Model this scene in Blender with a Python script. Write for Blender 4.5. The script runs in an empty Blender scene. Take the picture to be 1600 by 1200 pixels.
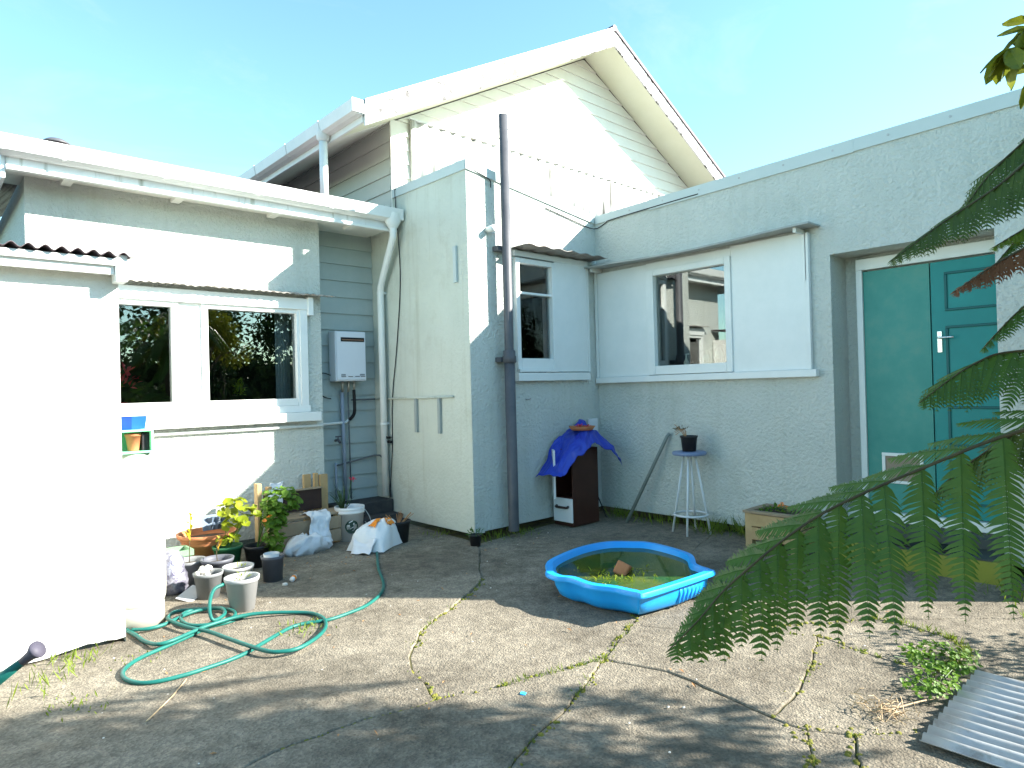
import bpy, bmesh, math, random
from mathutils import Vector as V, Matrix, noise
random.seed(7)
S = bpy.context.scene
COL = S.collection
R = math.radians
# ------------------------------------------------------------------ camera
cam = bpy.data.objects.new('camera', bpy.data.cameras.new('camera')); COL.objects.link(cam)
CAM_H = 1.58
yaw, pitch, roll = R(47.632), R(0.437), R(1.507)
F = V((math.cos(yaw)*math.cos(pitch), math.sin(yaw)*math.cos(pitch), math.sin(pitch)))
Hh = V((math.sin(yaw), -math.cos(yaw), 0)); Zc = Hh.cross(F)
Rv = Hh*math.cos(roll) - Zc*math.sin(roll); Uv = Hh*math.sin(roll) + Zc*math.cos(roll)
cam.matrix_world = Matrix(((Rv.x, Uv.x, -F.x, 0), (Rv.y, Uv.y, -F.y, 0), (Rv.z, Uv.z, -F.z, CAM_H), (0, 0, 0, 1)))
cam.data.sensor_width = 36; cam.data.lens = 36*1032.22/1600
cam.data.clip_start = .05; cam.data.clip_end = 2000
S.camera = cam
# ------------------------------------------------------------------ sky and sun
SUN_TRAVEL = V((-.669, .743, -.555)).normalized()        # from the right, a little behind
SUN_EL = math.asin(-SUN_TRAVEL.z)
w = bpy.data.worlds.new('World'); S.world = w; w.use_nodes = True
nt = w.node_tree; bg = nt.nodes['Background']
sky = nt.nodes.new('ShaderNodeTexSky'); sky.sky_type = 'NISHITA'; sky.sun_disc = False
sky.sun_elevation = SUN_EL
sky.sun_rotation = math.atan2(-SUN_TRAVEL.x, -SUN_TRAVEL.y)
sky.air_density = 1.0; sky.dust_density = .3; sky.ozone_density = 1.2
tint = nt.nodes.new('ShaderNodeMixRGB'); tint.blend_type = 'MULTIPLY'; tint.inputs[0].default_value = 1; tint.inputs[2].default_value = (.84, 1.09, 1.02, 1)
nt.links.new(sky.outputs[0], tint.inputs[1]); 
wt = nt.nodes.new('ShaderNodeTexCoord'); wm = nt.nodes.new('ShaderNodeMapping'); wm.inputs['Scale'].default_value = (1.2, 2.6, 4.5); wm.inputs['Location'].default_value = (.35, .2, .1)
wn = nt.nodes.new('ShaderNodeTexNoise'); wn.inputs['Scale'].default_value = 1.7; wn.inputs['Detail'].default_value = 9; wn.inputs['Roughness'].default_value = .62; wn.inputs['Distortion'].default_value = .5
wr_ = nt.nodes.new('ShaderNodeMapRange'); wr_.inputs[1].default_value = .56; wr_.inputs[2].default_value = .82; wr_.inputs[3].default_value = 0; wr_.inputs[4].default_value = .22
wx = nt.nodes.new('ShaderNodeMixRGB'); wx.inputs[2].default_value = (3.2, 3.4, 3.5, 1)          # thin cirrus wisps
nt.links.new(wt.outputs['Generated'], wm.inputs[0]); nt.links.new(wm.outputs[0], wn.inputs['Vector']); nt.links.new(wn.outputs['Fac'], wr_.inputs[0]); nt.links.new(wr_.outputs[0], wx.inputs[0])
nt.links.new(tint.outputs[0], wx.inputs[1]); nt.links.new(wx.outputs[0], bg.inputs[0]); bg.inputs[1].default_value = .105
sl = bpy.data.lights.new('sun', 'SUN'); sl.energy = 5.0; sl.angle = R(.53); sl.color = (1, .95, .86)
so = bpy.data.objects.new('sun', sl); COL.objects.link(so)
so.rotation_euler = SUN_TRAVEL.to_track_quat('-Z', 'Y').to_euler(); so.location = (12, -10, 12)
S.view_settings.view_transform = 'Standard'; S.view_settings.look = 'None'
S.view_settings.exposure = 2.0; S.view_settings.gamma = 1
S.render.resolution_x = 1024; S.render.resolution_y = 768
# ------------------------------------------------------------------ materials
MATS = {}
def mat(name, col, rough=.7, var=None, vs=6, bump=0, bs=60, bd=.004, spec=.3, metal=0, detail=6, trans=0, spots=None, ss=3, st=(.55, .7), coat=0, streak=None, sk=(7,7,.45), stt=(.52,.78), sf=.6):
    """principled: col varied towards var by noise (scale vs), optional second blotch colour, bump noise"""
    if name in MATS: return MATS[name]
    m = bpy.data.materials.new(name); m.use_nodes = True; t = m.node_tree; n = t.nodes; L = t.links.new
    b = n['Principled BSDF']; b.inputs['Roughness'].default_value = rough; b.inputs['Metallic'].default_value = metal
    b.inputs['Specular IOR Level'].default_value = spec
    if coat: b.inputs['Coat Weight'].default_value = coat
    tc = n.new('ShaderNodeTexCoord'); out = None
    c4 = (*col, 1); src = None
    b.inputs['Base Color'].default_value = c4
    if var:
        ns = n.new('ShaderNodeTexNoise'); ns.inputs['Scale'].default_value = vs; ns.inputs['Detail'].default_value = detail; ns.inputs['Roughness'].default_value = .65
        L(tc.outputs['Object'], ns.inputs['Vector'])
        rp = n.new('ShaderNodeValToRGB'); rp.color_ramp.elements[0].position = .32; rp.color_ramp.elements[1].position = .68
        rp.color_ramp.elements[0].color = c4; rp.color_ramp.elements[1].color = (*var, 1)
        L(ns.outputs['Fac'], rp.inputs[0]); src = rp.outputs[0]
        if spots:
            n2 = n.new('ShaderNodeTexNoise'); n2.inputs['Scale'].default_value = ss; n2.inputs['Detail'].default_value = 8; n2.inputs['Roughness'].default_value = .7
            L(tc.outputs['Object'], n2.inputs['Vector'])
            r2 = n.new('ShaderNodeMapRange'); r2.inputs[1].default_value = st[0]; r2.inputs[2].default_value = st[1]
            L(n2.outputs['Fac'], r2.inputs[0])
            mx = n.new('ShaderNodeMixRGB'); L(r2.outputs[0], mx.inputs[0]); L(src, mx.inputs[1]); mx.inputs[2].default_value = (*spots, 1); src = mx.outputs[0]
        if streak:
            mp = n.new('ShaderNodeMapping'); mp.inputs['Scale'].default_value = sk; L(tc.outputs['Object'], mp.inputs[0])
            n3 = n.new('ShaderNodeTexNoise'); n3.inputs['Scale'].default_value = 1; n3.inputs['Detail'].default_value = 7; n3.inputs['Roughness'].default_value = .65; L(mp.outputs[0], n3.inputs['Vector'])
            r3 = n.new('ShaderNodeMapRange'); r3.inputs[1].default_value = stt[0]; r3.inputs[2].default_value = stt[1]; r3.inputs[4].default_value = sf; L(n3.outputs['Fac'], r3.inputs[0])
            m3 = n.new('ShaderNodeMixRGB'); L(r3.outputs[0], m3.inputs[0]); L(src, m3.inputs[1]); m3.inputs[2].default_value = (*streak, 1); src = m3.outputs[0]
        L(src, b.inputs['Base Color'])
    if bump:
        nb = n.new('ShaderNodeTexNoise'); nb.inputs['Scale'].default_value = bs; nb.inputs['Detail'].default_value = 5; nb.inputs['Roughness'].default_value = .6
        L(tc.outputs['Object'], nb.inputs['Vector'])
        bp = n.new('ShaderNodeBump'); bp.inputs['Strength'].default_value = bump; bp.inputs['Distance'].default_value = bd
        L(nb.outputs['Fac'], bp.inputs['Height']); L(bp.outputs[0], b.inputs['Normal'])
    if trans:
        tr = n.new('ShaderNodeBsdfTranslucent'); ad = n.new('ShaderNodeMixShader'); ad.inputs[0].default_value = trans
        if src: L(src, tr.inputs[0])
        else: tr.inputs[0].default_value = c4
        L(b.outputs[0], ad.inputs[1]); L(tr.outputs[0], ad.inputs[2]); L(ad.outputs[0], n['Material Output'].inputs[0])
    MATS[name] = m; return m

STUCCO = mat('stucco', (.57, .605, .56), .9, (.63, .66, .615), 1.6, 1.0, 30, .034, spots=(.44, .475, .42), ss=1.1, st=(.55, .8), streak=(.40,.43,.36), sf=.4)
STUCCO_SMOOTH = mat('stucco_smooth', (.55, .58, .51), .85, (.60, .63, .56), 2.2, .7, 26, .018, spots=(.46, .46, .38), ss=1.7, st=(.55, .8), streak=(.38,.38,.29))
BOARD = mat('board_paint', (.34, .41, .40), .6, (.40, .46, .45), 3, .12, 25, .004)
BOARD_WARM = mat('side_board_paint', (.50, .53, .48), .6, (.55, .57, .52), 3, .12, 25, .004)
WHITE = mat('white_paint', (.78, .80, .78), .45, (.72, .75, .73), 4, .15, 40, .002, spots=(.56, .56, .5), ss=9, st=(.66, .8))
WHITEBRD = mat('white_board_paint', (.80, .80, .74), .5, (.75, .75, .68), 3, .12, 30, .003)
PEEL = mat('peeling_white_paint', (.70, .70, .68), .6, (.62, .62, .61), 4, .3, 40, .004, spots=(.07, .066, .066), ss=7, st=(.525, .58))
STREAK = mat('stained_fascia_paint', (.74, .77, .78), .5, (.66, .70, .71), 5, .1, 40, .002, streak=(.16,.17,.10), sk=(11,11,1.2), stt=(.55,.72), sf=.85)
CREAM = mat('soffit_cream', (.74, .76, .60), .6, (.70, .72, .55), 3)
CAP = mat('cap_flashing_paint', (.50, .57, .56), .5, (.54, .60, .59), 4, .1, 20, .003)
DARKPIPE = mat('dark_pipe_paint', (.075, .078, .088), .45, (.11, .11, .118), 5, .1, 60, .002)
IRON = mat('rusty_roof_iron', (.10, .075, .09), .6, (.17, .13, .14), 8, .1, 40, .002, metal=.2)
GALV = mat('galvanised_iron', (.40, .41, .41), .45, (.52, .53, .53), 3, .1, 30, .002, metal=.45, spots=(.24, .19, .15), ss=5, st=(.54, .75), streak=(.28,.24,.2), sk=(9,1.2,9))
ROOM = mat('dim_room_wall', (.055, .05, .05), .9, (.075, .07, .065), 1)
CURTAIN = mat('curtain_cloth', (.30, .33, .36), .9, (.4, .42, .44), 8)
TEAL = mat('teal_door_paint', (.004, .20, .195), .38, (.006, .235, .225), 3, .1, 30, .002)
TEALOLD = mat('weathered_teal_paint', (.03, .23, .20), .45, (.07, .29, .245), 2.2, .15, 18, .004, spots=(.10, .27, .22), ss=2.2, st=(.5, .75))
STEEL = mat('satin_steel', (.7, .7, .7), .25, metal=.9)
SOIL = mat('soil', (.045, .035, .025), .95, (.075, .06, .045), 20, .8, 90, .01)
EARTH = mat('dark_earth', (.05, .043, .03), .95, (.085, .075, .045), 9, .8, 60, .02)
TIMBER = mat('raw_timber', (.50, .36, .19), .7, (.40, .27, .13), 7, .15, 50, .002)
TIMBER_OLD = mat('weathered_timber', (.27, .20, .13), .8, (.36, .28, .19), 6, .2, 50, .003)
DARKWOOD = mat('dark_stained_board', (.035, .02, .018), .5, (.055, .032, .026), 6, .1, 40, .002)
BROWNCAB = mat('brown_cabinet_veneer', (.045, .016, .011), .4, (.065, .024, .016), 5, .08, 40, .002)
TARP = mat('blue_tarpaulin', (.012, .035, .38), .42, (.02, .06, .47), 6, .35, 26, .012, spec=.5)
POOLBLUE = mat('blue_plastic', (.006, .30, .80), .36, (.02, .36, .84), 3, .05, 60, .002, spec=.5, spots=(.015, .17, .48), ss=14, st=(.66, .75))
TERRA = mat('terracotta', (.42, .15, .065), .75, (.50, .20, .09), 7, .2, 60, .003)
BLACKPOT = mat('black_plastic', (.018, .018, .02), .45, (.03, .03, .032), 6)
GREYPOT = mat('grey_plastic', (.18, .19, .195), .5, (.23, .24, .24), 5)
PALEPOT = mat('pale_grey_plastic', (.31, .32, .33), .5, (.36, .37, .37), 5)
DARKGREY = mat('slate_grey_plastic', (.085, .09, .11), .5, (.11, .115, .135), 5)
GREENPOT = mat('green_plastic', (.02, .11, .045), .45, (.03, .14, .06), 5)
TROUGHG = mat('sage_green_plastic', (.16, .30, .17), .5, (.2, .35, .21), 5)
HOSE = mat('green_hose_rubber', (.008, .105, .09), .45, (.012, .14, .115), 8)
BUCKETW = mat('white_plastic', (.75, .76, .76), .4, (.70, .71, .72), 4)
SACK = mat('white_sack_plastic', (.70, .72, .75), .4, (.62, .64, .68), 5, .5, 14, .02)
ORANGE = mat('orange_print', (.85, .26, .02), .45)
INKGREEN = mat('dark_green_print', (.02, .05, .04), .5, (.05, .09, .07), 30)
BLUEPLASTIC = mat('blue_tub_plastic', (.01, .07, .55), .4, (.015, .09, .6), 4)
CYAN = mat('blue_scrap_plastic', (.05, .45, .85), .4)
MINT = mat('mint_green_plastic', (.22, .62, .36), .5)
GASWHITE = mat('gas_cylinder_paint', (.50, .50, .44), .5, (.44, .44, .38), 3, spots=(.5, .47, .36), ss=5, st=(.66, .85))
YELLOWSTEP = mat('olive_step_paint', (.26, .26, .035), .7, (.20, .21, .04), 4, .2, 40, .003)
DARKSTEP = mat('dark_porch_floor', (.045, .055, .055), .6, (.065, .07, .065), 4)
BLACK = mat('black_rubber', (.012, .012, .013), .6)
FOIL = mat('foil_wrap', (.55, .55, .62), .22, (.12, .11, .18), 22, .5, 30, .02, metal=.6)
LEAF_FERN = mat('fern_green', (.055, .13, .018), .42, (.11, .19, .022), 5, spec=.4, trans=.38)
LEAF_FERN2 = mat('old_fern_green', (.06, .115, .03), .5, (.13, .17, .03), 4, trans=.4)
LEAF_FYEL = mat('young_fern_green', (.12, .19, .012), .5, (.18, .22, .015), 4, trans=.45)
LEAF_BROWN = mat('dead_fern_brown', (.16, .055, .025), .8, (.24, .11, .045), 8, trans=.25)
STALK = mat('fern_stalk', (.05, .04, .02), .7, (.09, .07, .03), 12)
TRUNKF = mat('fern_trunk_fibre', (.035, .024, .016), .95, (.06, .04, .025), 20, 1, 60, .02)
LEAF_YG = mat('yellow_green_leaf', (.20, .27, .015), .4, (.30, .33, .02), 6, trans=.4)
LEAF_RHO = mat('rhododendron_leaf', (.10, .14, .02), .35, (.24, .24, .015), 9, trans=.35)
LEAF_MID = mat('mid_green_leaf', (.05, .12, .018), .5, (.08, .17, .02), 7, trans=.3)
LEAF_PEL = mat('pelargonium_leaf', (.09, .19, .02), .5, (.14, .25, .025), 8, trans=.35)
LEAF_DARK = mat('dark_tree_leaf', (.022, .05, .014), .5, (.05, .09, .02), 2, trans=.2)
GRASSM = mat('crack_grass', (.12, .19, .018), .6, (.20, .25, .03), 5, trans=.35)
MOSS = mat('yellow_moss', (.20, .18, .03), .95, (.13, .15, .03), 14, .8, 120, .01)
BARK = mat('bark', (.10, .075, .055), .9, (.16, .125, .09), 12, .8, 40, .015)
STRAW = mat('dry_stem', (.42, .30, .17), .8, (.50, .38, .24), 9)
LEAFLITTER = mat('dry_leaf', (.35, .16, .06), .8, (.45, .26, .12), 9)
PINK = mat('pink_petal', (.65, .05, .10), .5, (.75, .1, .16), 9, trans=.3)
ORANGEPETAL = mat('orange_petal', (.8, .22, .03), .5)
PEBBLE = mat('white_pebble', (.72, .69, .64), .8, (.6, .57, .52), 14)
SEATBLUE = mat('grey_blue_seat', (.16, .22, .36), .5, (.2, .26, .4), 6)
TUBEWHITE = mat('white_tube_paint', (.68, .72, .74), .4)
POLEG = mat('grey_green_pole', (.16, .20, .19), .5, (.22, .26, .24), 10)
REDPOT = mat('red_pot', (.6, .03, .04), .4)

def concrete():
    m = bpy.data.materials.new('weathered_concrete'); m.use_nodes = True; t = m.node_tree; n = t.nodes; L = t.links.new
    b = n['Principled BSDF']; b.inputs['Roughness'].default_value = .92; b.inputs['Specular IOR Level'].default_value = .2
    tc = n.new('ShaderNodeTexCoord'); g = n.new('ShaderNodeNewGeometry'); pos = g.outputs['Position']
    def nz(sc, d=6, r=.6):
        x = n.new('ShaderNodeTexNoise'); x.inputs['Scale'].default_value = sc; x.inputs['Detail'].default_value = d; x.inputs['Roughness'].default_value = r; L(pos, x.inputs['Vector']); return x.outputs['Fac']
    def ramp(f, a, bb, ca, cb):
        r = n.new('ShaderNodeValToRGB'); e = r.color_ramp.elements; e[0].position = a; e[1].position = bb; e[0].color = (*ca, 1); e[1].color = (*cb, 1); L(f, r.inputs[0]); return r.outputs[0]
    def mix(f, a, bb, mode='MIX'):
        x = n.new('ShaderNodeMixRGB'); x.blend_type = mode
        if isinstance(f, float): x.inputs[0].default_value = f
        else: L(f, x.inputs[0])
        L(a, x.inputs[1])
        if isinstance(bb, tuple): x.inputs[2].default_value = (*bb, 1)
        else: L(bb, x.inputs[2])
        return x.outputs[0]
    c = ramp(nz(1.3, 8, .65), .3, .72, (.085, .073, .056), (.345, .31, .25))
    c = mix(.45, c, ramp(nz(11, 6, .7), .33, .68, (.085, .072, .054), (.35, .31, .245)))
    # exposed aggregate: pale and dark grains
    vo = n.new('ShaderNodeTexVoronoi'); vo.inputs['Scale'].default_value = 85; L(pos, vo.inputs['Vector'])
    gr = ramp(vo.outputs['Color'], .2, .8, (.68, .68, .68), (1.25, 1.22, 1.16)); c = mix(.75, c, gr, 'MULTIPLY')
    st = n.new('ShaderNodeMapRange'); st.inputs[1].default_value = .50; st.inputs[2].default_value = .62; L(nz(.9, 9, .7), st.inputs[0])
    c = mix(st.outputs[0], c, mix(.5, c, (.07, .06, .045)))
    ms = n.new('ShaderNodeMapRange'); ms.inputs[1].default_value = .66; ms.inputs[2].default_value = .74; L(nz(2.7, 9, .72), ms.inputs[0])
    c = mix(ms.outputs[0], c, mix(.6, c, (.17, .15, .03)))
    # the mixed tones go straight into the base colour
    L(c, b.inputs['Base Color'])
    bp = n.new('ShaderNodeBump'); bp.inputs['Strength'].default_value = .9; bp.inputs['Distance'].default_value = .012
    ad = n.new('ShaderNodeMath'); ad.operation = 'ADD'; L(nz(48, 6, .7), ad.inputs[0])
    sc = n.new('ShaderNodeMath'); sc.operation = 'MULTIPLY'; sc.inputs[1].default_value = .5; L(vo.outputs['Distance'], sc.inputs[0]); L(sc.outputs[0], ad.inputs[1])
    L(ad.outputs[0], bp.inputs['Height']); L(bp.outputs[0], b.inputs['Normal'])
    return m
CONCRETE = concrete()
def glass_mat(name='window_glass', dirt=.0):
    m = bpy.data.materials.new(name); m.use_nodes = True; t = m.node_tree; n = t.nodes; L = t.links.new
    n.remove(n['Principled BSDF'])
    tr = n.new('ShaderNodeBsdfTransparent'); tr.inputs[0].default_value = (.86, .9, .88, 1)
    gl = n.new('ShaderNodeBsdfGlossy'); gl.inputs['Roughness'].default_value = .0; gl.inputs[0].default_value = (1, 1, 1, 1)
    fr = n.new('ShaderNodeFresnel'); fr.inputs[0].default_value = 1.52
    ml = n.new('ShaderNodeMath'); ml.operation = 'MULTIPLY_ADD'; ml.inputs[1].default_value = 1.9; ml.inputs[2].default_value = .015; L(fr.outputs[0], ml.inputs[0])
    mx = n.new('ShaderNodeMixShader'); L(ml.outputs[0], mx.inputs[0]); L(tr.outputs[0], mx.inputs[1]); L(gl.outputs[0], mx.inputs[2])
    L(mx.outputs[0], n['Material Output'].inputs[0]); return m
GLASS = glass_mat()
def water_mat():
    m = bpy.data.materials.new('murky_water'); m.use_nodes = True; b = m.node_tree.nodes['Principled BSDF']; n = m.node_tree.nodes; L = m.node_tree.links.new
    tc = n.new('ShaderNodeTexCoord'); ns = n.new('ShaderNodeTexNoise'); ns.inputs['Scale'].default_value = 3.2; ns.inputs['Detail'].default_value = 4; L(tc.outputs['Object'], ns.inputs['Vector'])
    rp = n.new('ShaderNodeValToRGB'); rp.color_ramp.elements[0].position = .35; rp.color_ramp.elements[1].position = .7
    rp.color_ramp.elements[0].color = (.014, .07, .02, 1); rp.color_ramp.elements[1].color = (.11, .115, .014, 1)
    L(ns.outputs['Fac'], rp.inputs[0]); L(rp.outputs[0], b.inputs['Base Color'])
    b.inputs['Roughness'].default_value = .05; b.inputs['IOR'].default_value = 1.33; b.inputs['Specular IOR Level'].default_value = .3
    nb = n.new('ShaderNodeTexNoise'); nb.inputs['Scale'].default_value = 9; L(tc.outputs['Object'], nb.inputs['Vector'])
    bp = n.new('ShaderNodeBump'); bp.inputs['Strength'].default_value = .05; bp.inputs['Distance'].default_value = .01; L(nb.outputs['Fac'], bp.inputs['Height']); L(bp.outputs[0], b.inputs['Normal'])
    return m
WATER = water_mat()
# ------------------------------------------------------------------ mesh helpers
class MB:
    def __init__(s): s.v = []; s.f = []
    def add(s, vs, fs):
        o = len(s.v); s.v += [tuple(v) for v in vs]; s.f += [tuple(i+o for i in f) for f in fs]; return s
    def box(s, x0, x1, y0, y1, z0, z1):
        return s.add([(x0,y0,z0),(x1,y0,z0),(x1,y1,z0),(x0,y1,z0),(x0,y0,z1),(x1,y0,z1),(x1,y1,z1),(x0,y1,z1)],
                     [(0,3,2,1),(4,5,6,7),(0,1,5,4),(1,2,6,5),(2,3,7,6),(3,0,4,7)])
    def obox(s, c, dims, rot=(0,0,0)):
        from mathutils import Euler
        M = Euler(rot).to_matrix(); c = V(c); a, b, d = [x/2 for x in dims]
        P = [c + M @ V((i*a, j*b, k*d)) for k in (-1,1) for i, j in ((-1,-1),(1,-1),(1,1),(-1,1))]
        return s.add(P, [(0,3,2,1),(4,5,6,7),(0,1,5,4),(1,2,6,5),(2,3,7,6),(3,0,4,7)])
    def tube(s, pts, r, n=8, caps=True, r1=None):
        pts = [V(p) for p in pts]; m = len(pts); rings = []
        up = V((0,0,1)); prev = None
        for i, p in enumerate(pts):
            t = (pts[min(i+1,m-1)] - pts[max(i-1,0)]).normalized()
            if prev is None:
                a = t.cross(up if abs(t.z) < .9 else V((1,0,0))).normalized()
            else:
                a = (prev - t*prev.dot(t)).normalized()
            prev = a; b = t.cross(a)
            rr = r if r1 is None else r + (r1-r)*i/(m-1)
            if isinstance(r, (list, tuple)): rr = r[i]
            rings.append([p + (a*math.cos(6.28318*k/n) + b*math.sin(6.28318*k/n))*rr for k in range(n)])
        vs = [q for g in rings for q in g]; fs = []
        for i in range(m-1):
            for k in range(n): fs.append((i*n+k, i*n+(k+1)%n, (i+1)*n+(k+1)%n, (i+1)*n+k))
        if caps: fs += [tuple(range(n))[::-1], tuple((m-1)*n+k for k in range(n))]
        return s.add(vs, fs)
    def lathe(s, prof, c=(0,0,0), n=24, sx=1, sy=1):
        vs = []; fs = []; c = V(c)
        for r, z in prof:
            vs += [c + V((r*sx*math.cos(6.28318*k/n), r*sy*math.sin(6.28318*k/n), z)) for k in range(n)]
        for i in range(len(prof)-1):
            for k in range(n): fs.append((i*n+k, i*n+(k+1)%n, (i+1)*n+(k+1)%n, (i+1)*n+k))
        return s.add(vs, fs)
    def build(s, name, m, parent=None, smooth=False, bevel=0, kind=None, solid=0, subsurf=0):
        xs = [v[0] for v in s.v]; ys = [v[1] for v in s.v]; zs = [v[2] for v in s.v]
        o = V(((min(xs)+max(xs))/2, (min(ys)+max(ys))/2, min(zs)))
        me = bpy.data.meshes.new(name); me.from_pydata([(V(v)-o) for v in s.v], [], s.f); me.update()
        bm = bmesh.new(); bm.from_mesh(me); bmesh.ops.recalc_face_normals(bm, faces=bm.faces); bm.to_mesh(me); bm.free()
        me.materials.append(m)
        if smooth: me.polygons.foreach_set('use_smooth', [True]*len(me.polygons))
        ob = bpy.data.objects.new(name, me); COL.objects.link(ob)
        if parent is not None:
            base = parent.location.copy(); q = parent.parent
            while q is not None: base += q.location; q = q.parent
            ob.parent = parent; ob.location = o - base
        else: ob.location = o
        if solid: md = ob.modifiers.new('solid', 'SOLIDIFY'); md.thickness = solid; md.offset = 0
        if subsurf: md = ob.modifiers.new('sub', 'SUBSURF'); md.levels = subsurf; md.render_levels = subsurf
        if bevel: md = ob.modifiers.new('bevel', 'BEVEL'); md.width = bevel; md.segments = 2; md.limit_method = 'ANGLE'; md.angle_limit = R(40)
        if kind: ob['kind'] = kind
        return ob
def tag(o, label, cat, group=None):
    o['label'] = label; o['category'] = cat
    if group: o['group'] = group
    return o
def thing(name, loc, label, cat, group=None):
    o = bpy.data.objects.new(name, None); COL.objects.link(o); o.location = loc; o.empty_display_size = .2
    return tag(o, label, cat, group)
def spline(P, n=8):
    P = [V(p) for p in P]; out = []
    for i in range(len(P)-1):
        a, b, c, d = P[max(i-1,0)], P[i], P[i+1], P[min(i+2,len(P)-1)]
        for k in range(n):
            t = k/n; out.append(.5*((2*b)+(c-a)*t+(2*a-5*b+4*c-d)*t*t+(3*b-a-3*c+d)*t**3))
    return out + [P[-1]]
def box(name, m, parent, *a, bevel=.004): return MB().box(*a).build(name, m, parent, bevel=bevel)
def wall(axis, plane, th, u0, u1, z0, ztop, holes):
    """wall sheet in the plane (axis 0: X = plane, runs along Y; axis 1: Y = plane, runs along X); th: depth behind; ztop(u); holes (u0,u1,z0,z1)"""
    b = MB(); us = sorted({u0, u1, *[h[0] for h in holes], *[h[1] for h in holes]})
    P = lambda u, d, z: (plane+d, u, z) if axis == 0 else (u, plane+d, z)
    for a, c in zip(us[:-1], us[1:]):
        hs = sorted([h for h in holes if h[0] <= a+1e-6 and h[1] >= c-1e-6], key=lambda h: h[2])
        zz = z0
        segs = []
        for h in hs: segs.append((zz, zz, h[2], h[2])); zz = h[3]
        segs.append((zz, zz, ztop(a), ztop(c)))
        for (p, q, r, t) in segs:
            for d in (0, th): b.add([P(a,d,p), P(c,d,q), P(c,d,t), P(a,d,r)], [(0,1,2,3)])
        b.add([P(a,0,ztop(a)), P(c,0,ztop(c)), P(c,th,ztop(c)), P(a,th,ztop(a))], [(0,1,2,3)])
        b.add([P(a,0,z0), P(c,0,z0), P(c,th,z0), P(a,th,z0)], [(0,1,2,3)])
    for u in (u0, u1): b.add([P(u,0,z0), P(u,th,z0), P(u,th,ztop(u)), P(u,0,ztop(u))], [(0,1,2,3)])
    for h in holes:
        q = [(h[0],h[2]),(h[1],h[2]),(h[1],h[3]),(h[0],h[3])]
        for i in range(4):
            s_, e = q[i], q[(i+1)%4]
            b.add([P(s_[0],0,s_[1]), P(e[0],0,e[1]), P(e[0],th,e[1]), P(s_[0],th,s_[1])], [(0,1,2,3)])
    return b
def corrugated(o, du, dv, nw, amp, per=10, nv=1, wob=0):
    """sheet from corner o: du across the waves, dv along them"""
    b = MB(); o, du, dv = V(o), V(du), V(dv); nrm = du.cross(dv).normalized()
    n = nw*per
    vs = [o + du*(i/n) + dv*(j/nv) + nrm*(amp*math.sin(6.28318*i/per) + wob*noise.noise(V((i*.08, j*.7, 3)))) for j in range(nv+1) for i in range(n+1)]
    fs = [(j*(n+1)+i, j*(n+1)+i+1, (j+1)*(n+1)+i+1, (j+1)*(n+1)+i) for j in range(nv) for i in range(n)]
    return b.add(vs, fs)
def leafquad(b, p, d, nrm, l, wd, fold=.25):
    d = d.normalized(); s = d.cross(nrm)
    if s.length < 1e-4: s = d.cross(V((1,.3,.2)))
    s.normalize(); k = s.cross(d)
    b.add([p, p+d*l*.5+s*wd*.5+k*wd*fold, p+d*l, p+d*l*.5-s*wd*.5+k*wd*fold], [(0,1,2),(0,2,3)])
def rv(rn=random): return V((rn.gauss(0,1), rn.gauss(0,1), rn.gauss(0,1))).normalized()

# ------------------------------------------------------------------ the ground
def struct(o): o['kind'] = 'structure'; return o
g = MB().add([(-300,-300,-.07),(300,-300,-.07),(300,300,-.07),(-300,300,-.07)], [(0,1,2,3)]).build('ground', EARTH); struct(g)
N = dict(n1=(2.96,2.51),n2=(1.96,2.8),n3=(1.24,2.91),n3b=(0.81,2.85),c1=(2.5,2.33),c2=(2.24,2.23),c3=(1.84,2.09),c4=(1.56,1.98),a1=(2.32,2.66),a2=(1.6,2.88),b1=(3.67,2.8),b2=(4.6,3.22),b3=(6.46,3.85),d1=(2.07,3.16),d2=(2.23,3.42),d3=(2.46,3.66),d4=(2.88,3.88),d5=(3.5,4.28),d6=(4.3,5.3),a3=(3.07,2.16),a4=(3.04,1.91),a5=(3.02,1.72),n7=(2.99,1.52),a6=(2.99,1.35),k0=(3.09,1.18),n8=(3.3,1.0),n8b=(3.94,0.62),f1=(3.3,1.54),f2=(3.68,1.63),n9=(4.13,1.79),g0=(3.48,2.73),g1=(3.93,2.1),g2=(4.08,1.51),g3=(4.05,1.31),n11=(4.08,1.08),g5=(4.1,0.66),h0=(4.07,2.11),h1=(4.7,1.65),h2=(5.1,1.21),h3=(5.48,0.86),i1=(4.72,1.50),i2=(4.64,1.2),i3=(4.44,1.08),j1=(2.74,1.22),j2=(2.4,.9),k1=(2.85,1.07),k2=(2.5,.62),
  w1=(-3,2.7),w2=(-3,7.5),w3=(3.5,7.5),w4=(4.45,7.5),e0=(6.5,5.5),e1=(6.5,-.8),s0=(-3,-3),s1=(1.0,-3),s2=(3.5,-3),q1=(4.5,-.9),q2=(6.5,-3),t1=(4.6,0.1))
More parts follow.
